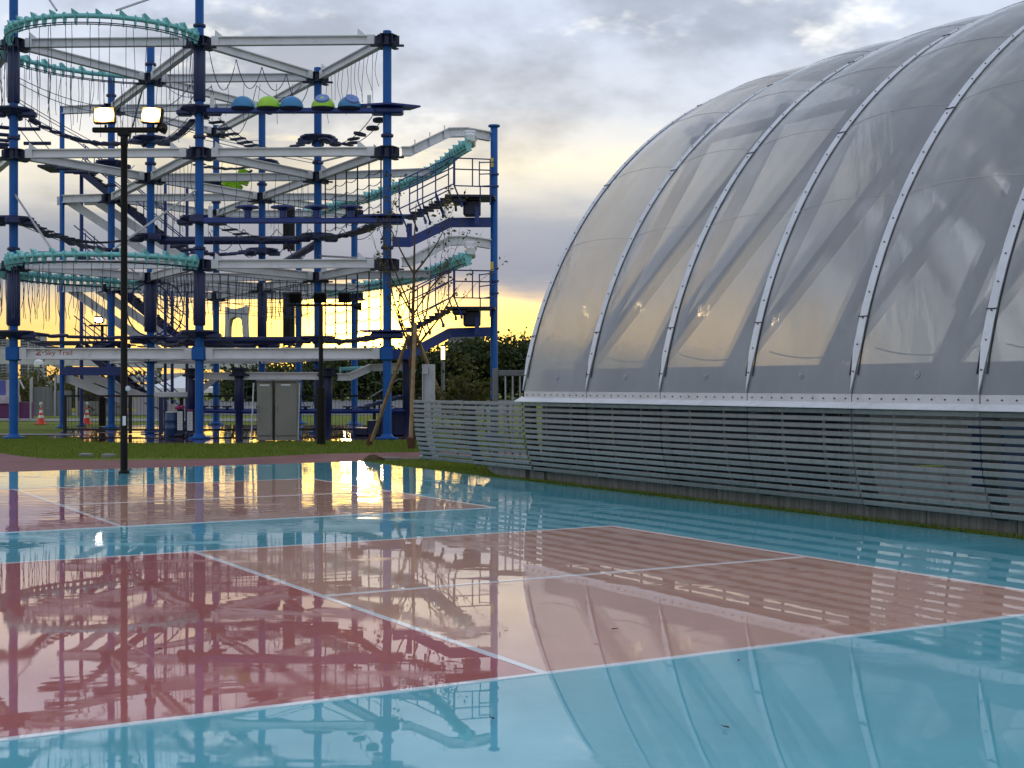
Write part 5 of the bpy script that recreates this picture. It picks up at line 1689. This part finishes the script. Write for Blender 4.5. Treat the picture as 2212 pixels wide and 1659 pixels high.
def hedge(px0, px1, py, d, label):
    x0, x1 = (px0 - MID) / FOC * d, (px1 - MID) / FOC * d; h = EYE + (HOR - py) / FOC * d
    mb = MB()
    for k in range(3600):
        p = Vector((rng.uniform(x0, x1), d + rng.gauss(0, .35), h * rng.random() ** .6))
        s = .22 * rng.uniform(.6, 1.3)
        a = Vector((rng.gauss(0, 1), rng.gauss(0, 1), rng.gauss(0, 1))).normalized(); b_ = a.cross(Vector((rng.gauss(0, 1), rng.gauss(0, 1), 1))).normalized()
        mb.add([p, p + a * s * .5 + b_ * s * .3, p + a * s, p + a * s * .5 - b_ * s * .3], [(0, 1, 2, 3)])
    t = thing('hedge', Vector(((x0 + x1) / 2, d, 0)), label, 'hedge')
    mb.build('foliage', 'leaf_dark', t)
    MB().rbox(((x0 + x1) / 2, d, h * .4), (x1 - x0, .5, h * .8), .1).build('inner_growth', 'bark', t)
hedge(35, 90, 820, 92, 'dark clipped hedge above the grey site fence')
hedge(85, 260, 836, 92, 'long low dark hedge below the elevated road')
# ------------------------------------------------------------------ far left: site fence, banner stand, elevated road, flats
rng = random.Random(77)
d = 66.0
X = lambda px, d_: (px - MID) / FOC * d_
Zp = lambda py, d_: EYE + (HOR - py) / FOC * d_
sf = thing('site_fence', (X(100, d), d, 0), 'grey sheet metal site fence of tall ribbed panels at far left', 'fence')
x, k = X(72, d), 0
while x < X(168, d) - .3:
    h = Zp(836 if x < X(80, d) else 844, d)
    MB().rbox((x + .45, d, h / 2 + .02), (.90, .05, h - .04), .01).build('panel', 'sheet_grey', sf)
    rb = MB()
    for j in range(4):
        rb.box((x + .12 + .22 * j, d - .035, h / 2), (.05, .02, h - .1))
    rb.build('panel_ribs', 'sheet_grey', sf)
    x += .92
for px in (70, 120, 166):
    MB().rbox((X(px, d), d - .06, .95), (.08, .08, 1.9), .01).build('post', 'steel', sf)
lw = thing('low_wall', (X(200, d + 4), d + 4, 0), 'low brown retaining wall with a dark rail at far left', 'wall')
MB().rbox(((X(168, d + 4) + X(262, d + 4)) / 2, d + 4, .35), (X(262, d + 4) - X(168, d + 4), .3, .7), .02).build('wall_face', 'slab', lw)
for z in (.85, 1.02):
    MB().path([Vector((X(168, d + 4), d + 4, z)), Vector((X(262, d + 4), d + 4, z))], .03, 6).build('rail', 'black', lw)
for k in range(9):
    x = lerp(X(169, d + 4), X(261, d + 4), k / 8)
    MB().path([Vector((x, d + 4, .68)), Vector((x, d + 4, 1.04))], .025, 6).build('rail_post', 'black', lw)
bn = thing('banner_stand', (X(18, 60), 60, 0), 'pale pink and purple banner stand at the far left edge', 'banner')
w = X(40, 60) - X(-40, 60)
xm = (X(40, 60) + X(-40, 60)) / 2
MB().rbox((xm, 60, Zp(840, 60)), (w, .12, .75), .02).build('banner', 'poster', bn)
MB().rbox((X(2, 60), 59.92, Zp(838, 60)), (.45, .04, .66), .02).build('banner_figure_block', 'poster_blue', bn)
MB().rbox((xm, 60, Zp(863, 60)), (w, .5, .36), .02).build('counter_top', 'poster', bn)
MB().rbox((xm, 60.1, .42), (w, .5, .70), .02).build('counter_front', 'purple', bn)
MB().rbox((X(52, 60), 60.2, .42), (.6, .4, .72), .02).build('counter_side', 'purple', bn)
for x in (X(40, 60), X(66, 60)):
    MB().rbox((x, 60, .9), (.07, .07, 1.8), .01).build('leg', 'steel', bn)
MB().sweep([Vector((X(42, 60), 60, 1.75)), Vector((X(52, 60), 60, 1.35))], rect(.05, .05)).build('brace', 'pipe_white', bn)
wt_ = thing('white_tent', (X(395, 70), 70, 0), 'white peaked tent roof behind the staircase', 'tent')
c_ = Vector((X(392, 72), 72, 0))
zt, ze = Zp(812, 72), Zp(838, 72)
mb = MB()
poly = [Vector((-1.5, -1.5, ze)), Vector((1.5, -1.5, ze)), Vector((1.5, 1.5, ze)), Vector((-1.5, 1.5, ze))]
mb.add([c_ + v for v in poly] + [c_ + v - Vector((0, 0, .25)) for v in poly] + [c_ + Vector((0, 0, zt))], [(0, 1, 8), (1, 2, 8), (2, 3, 8), (3, 0, 8), (0, 4, 5, 1), (1, 5, 6, 2), (2, 6, 7, 3), (3, 7, 4, 0)])
mb.build('canopy', 'sign_white', wt_)
for v in poly:
    MB().path([c_ + Vector((v.x * .97, v.y * .97, 0)), c_ + Vector((v.x * .97, v.y * .97, ze))], .04, 8).build('leg', 'steel', wt_)

# small round street lamp
p = Vector((X(83, 88), 88, 0))
t_ = thing('globe_lamp', p, 'white round globe street lamp before the elevated road', 'street lamp')
MB().path([p, p + Vector((0, 0, Zp(792, 88)))], .07, 8).build('post', 'sheet_grey', t_, smooth=True)
MB().lathe(p + Vector((0, 0, Zp(786, 88))), [(.05, -.3), (.24, -.2), (.3, 0), (.24, .2), (.05, .3)], 16).build('globe', 'sign_white', t_, smooth=True)

# elevated road on arched white piers
er = thing('elevated_road', (X(110, 420), 420, 0), 'white elevated road on arched piers crossing behind the course at left', 'bridge')
D1 = 420.0
def deck(y, xa, xb, za, zb, thick, name='deck'):
    return MB().add([Vector((xa, y, za)), Vector((xb, y, zb)), Vector((xb, y, zb - thick)), Vector((xa, y, za - thick)), Vector((xa, y + 9, za)), Vector((xb, y + 9, zb)), Vector((xb, y + 9, zb - thick)), Vector((xa, y + 9, za - thick))],
                    [(3, 2, 1, 0), (4, 5, 6, 7), (0, 1, 5, 4), (2, 3, 7, 6), (0, 4, 7, 3), (1, 2, 6, 5)]).build(name, 'road_concrete', er)
deck(D1, X(-200, D1), X(560, D1), Zp(748, D1), Zp(768, D1), 4.6)
MB().add([Vector((X(-200, D1), D1 - .2, Zp(741, D1))), Vector((X(560, D1), D1 - .2, Zp(768, D1))), Vector((X(560, D1), D1 - .2, Zp(773, D1))), Vector((X(-200, D1), D1 - .2, Zp(747, D1)))], [(3, 2, 1, 0)]).build('parapet', 'building_pale', er)
for xp in (-60, 133, 330):                # piers with haunched arches
    pts = []
    for k in range(13):
        t = k / 12
        pts.append((lerp(xp - 95, xp, t), 778 + 22 * t ** 2.2))
    mb = MB()
    poly = [(X(a, D1), Zp(b, D1)) for a, b in pts] + [(X(xp + 8, D1), Zp(800, D1)), (X(xp + 8, D1), 0), (X(xp, D1) + .2, 0), (X(xp, D1) + .2, Zp(800, D1))]
    top_ = [(X(a, D1), Zp(764, D1)) for a in (xp + 8, xp - 95)]
    prof = [(X(a, D1), Zp(b, D1)) for a, b in pts] + [(X(xp + 8, D1), Zp(801, D1)), (X(xp + 8, D1), Zp(766, D1)), (X(xp - 95, D1), Zp(766, D1))]
    n_ = len(prof)
    mb.add([Vector((a, D1 + .3, z)) for a, z in prof] + [Vector((a, D1 + 7, z)) for a, z in prof], [tuple(range(n_)), tuple(reversed(range(n_, 2 * n_)))] + [(i, n_ + i, n_ + (i + 1) % n_, (i + 1) % n_) for i in range(n_)])
    mb.build('haunch', 'road_concrete', er)
    MB().rbox((X(xp + 4, D1), D1 + 3.5, Zp(800, D1) / 2), (1.5, 3.0, Zp(800, D1)), .05).build('pier', 'building_pale', er)
rp = thing('access_ramp', (X(180, 330), 330, 0), 'pale curving access ramp below the elevated road', 'ramp')
for k, (pa, pb, z0, z1, th) in enumerate(((60, 400, 824, 805, 1.7), (60, 420, 836, 828, 0.9))):
    y0 = 330 - 16 * k
    q = [(X(pa, y0), Zp(z0, y0)), (X(pb, y0), Zp(z1, y0)), (X(pb, y0), Zp(z1, y0) - th), (X(pa, y0), Zp(z0, y0) - th)]
    MB().add([Vector((a, y0, z)) for a, z in q] + [Vector((a, y0 + 5, z)) for a, z in q], [(3, 2, 1, 0), (4, 5, 6, 7), (0, 1, 5, 4), (2, 3, 7, 6), (0, 4, 7, 3), (1, 2, 6, 5)]).build('deck', 'road_concrete', rp)
    for j in range(7):
        xx = lerp(X(pa, y0), X(pb, y0), (j + .5) / 7)
        MB().rbox((xx, y0 + 2.5, .4), (1.6, 2.0, .8), .05).build('pier', 'road_concrete', rp)
    for j in range(16):
        xx = lerp(X(pa, y0), X(pb, y0), (j + .5) / 16); zz_ = lerp(Zp(z0, y0), Zp(z1, y0), (j + .5) / 16)
        MB().box((xx, y0 + .1, zz_ + .45), (.08, .08, .9)).build('rail_post', 'building_pale', rp)
    MB().path([Vector((X(pa, y0), y0 + .1, Zp(z0, y0) + .9)), Vector((X(pb, y0), y0 + .1, Zp(z1, y0) + .9))], .05, 6).build('rail', 'building_pale', rp)

# apartment blocks far behind
def flats(px0, px1, py, d_, mat, label, cols, rows, step=None):
    x0, x1, h = X(px0, d_), X(px1, d_), Zp(py, d_)
    t = thing('apartment_block', ((x0 + x1) / 2, d_, 0), label, 'building', 'far apartment blocks')
    MB().box(((x0 + x1) / 2, d_ + 6, h / 2), (x1 - x0, 12, h)).build('wall', mat, t)
    MB().box(((x0 + x1) / 2, d_ + 6, h + .6), ((x1 - x0) * .5, 6, 1.2)).build('roof_plant', 'building_grey', t)
    wm = MB().box((0, 0, 0), ((x1 - x0) / cols * .62, .4, h * .8 / rows * .5)).mesh('window', 'window_glass')
    bm = MB().box((0, 0, 0), ((x1 - x0) / cols * .86, .9, h * .8 / rows * .22)).mesh('balcony', 'building_pale')
    for r_ in range(rows):
        for c in range(cols):
            p = Vector((lerp(x0, x1, (c + .5) / cols), d_ - .15, h - h * .8 * (r_ + .6) / rows))
            put(wm, t, p)
            if c % 2 == 0:
                put(bm, t, p + Vector((0, -.4, -h * .8 / rows * .38)))
flats(-30, 14, 732, 950, 'building_grey', 'grey apartment block at the left edge of the picture', 5, 14)
flats(44, 60, 722, 980, 'building_pale', 'pale slim apartment block with grey side, middle one of three', 3, 15)
flats(62, 88, 724, 900, 'building_pale', 'pale apartment block with dark corner, rightmost of three', 4, 15)
flats(968, 1042, 716, 800, 'building_grey', 'grey ribbed high-rise over the trees left of the tower post', 12, 9)
flats(660, 720, 782, 700, 'building_pale', 'low pale building peeping under the ring beam', 8, 4)

# arch shaped tower far off in the glow
d_ = 520.0
t_ = thing('arch_tower', (X(509, d_), d_, 0), 'pale arch shaped tower standing far off in the sunset glow', 'tower')
out = [(484, 745), (486, 700), (486, 662), (495, 666), (509, 667), (523, 664), (531, 660), (531, 700), (533, 745), (525, 745), (524, 705), (521, 690), (514, 685), (504, 685), (497, 690), (494, 705), (493, 745)]
prof = [(X(a, d_), Zp(b, d_)) for a, b in out]; n_ = len(prof)
MB().add([Vector((a, d_, z)) for a, z in prof] + [Vector((a, d_ + 6, z)) for a, z in prof], [tuple(reversed(range(n_))), tuple(range(n_, 2 * n_))] + [(i, (i + 1) % n_, n_ + (i + 1) % n_, n_ + i) for i in range(n_)]).build('arch', 'building_pale', t_)
for a in (488.5, 529):
    MB().box((X(a, d_), d_ + 3, Zp(745, d_) / 2), (1.5, 4.0, Zp(745, d_))).build('leg', 'building_pale', t_)
# far cranes
for px, h in ((1104, 716), (1110, 722)):
    p = Vector((X(px, 700), 700, 0))
    t_ = thing('tower_crane', p, 'tiny tower crane on the horizon ' + ('nearer the tower post' if px < 1107 else 'nearer the hall'), 'crane')
    MB().path([p, p + Vector((0, 0, Zp(h, 700)))], .35, 4).build('mast', 'building_grey', t_)
    MB().path([p + Vector((-2, 0, Zp(h + 6, 700))), p + Vector((3.5, 0, Zp(h - 4, 700)))], .2, 4).build('jib', 'building_grey', t_)
# far tree line that closes the horizon
mb = MB()
for k in range(15000):
    an = rng.uniform(-.75, .75); dd = rng.uniform(300, 380)
    xx = math.tan(an) * dd
    hh = 3.2 + 1.4 * math.sin(an * 37) + 1.0 * math.sin(an * 91)
    p = Vector((xx, dd, rng.random() * hh)); s = rng.uniform(.6, 1.4)
    a = Vector((rng.gauss(0, 1), rng.gauss(0, 1), rng.gauss(0, 1))).normalized(); b_ = a.cross(Vector((rng.gauss(0, 1), rng.gauss(0, 1), 1))).normalized()
    mb.add([p, p + a * s * .5 + b_ * s * .35, p + a * s, p + a * s * .5 - b_ * s * .35], [(0, 1, 2, 3)])
tag(mb.build('far_woods', 'leaf_dark'), 'dark far-off tree line on the horizon', 'woods', kind='stuff')
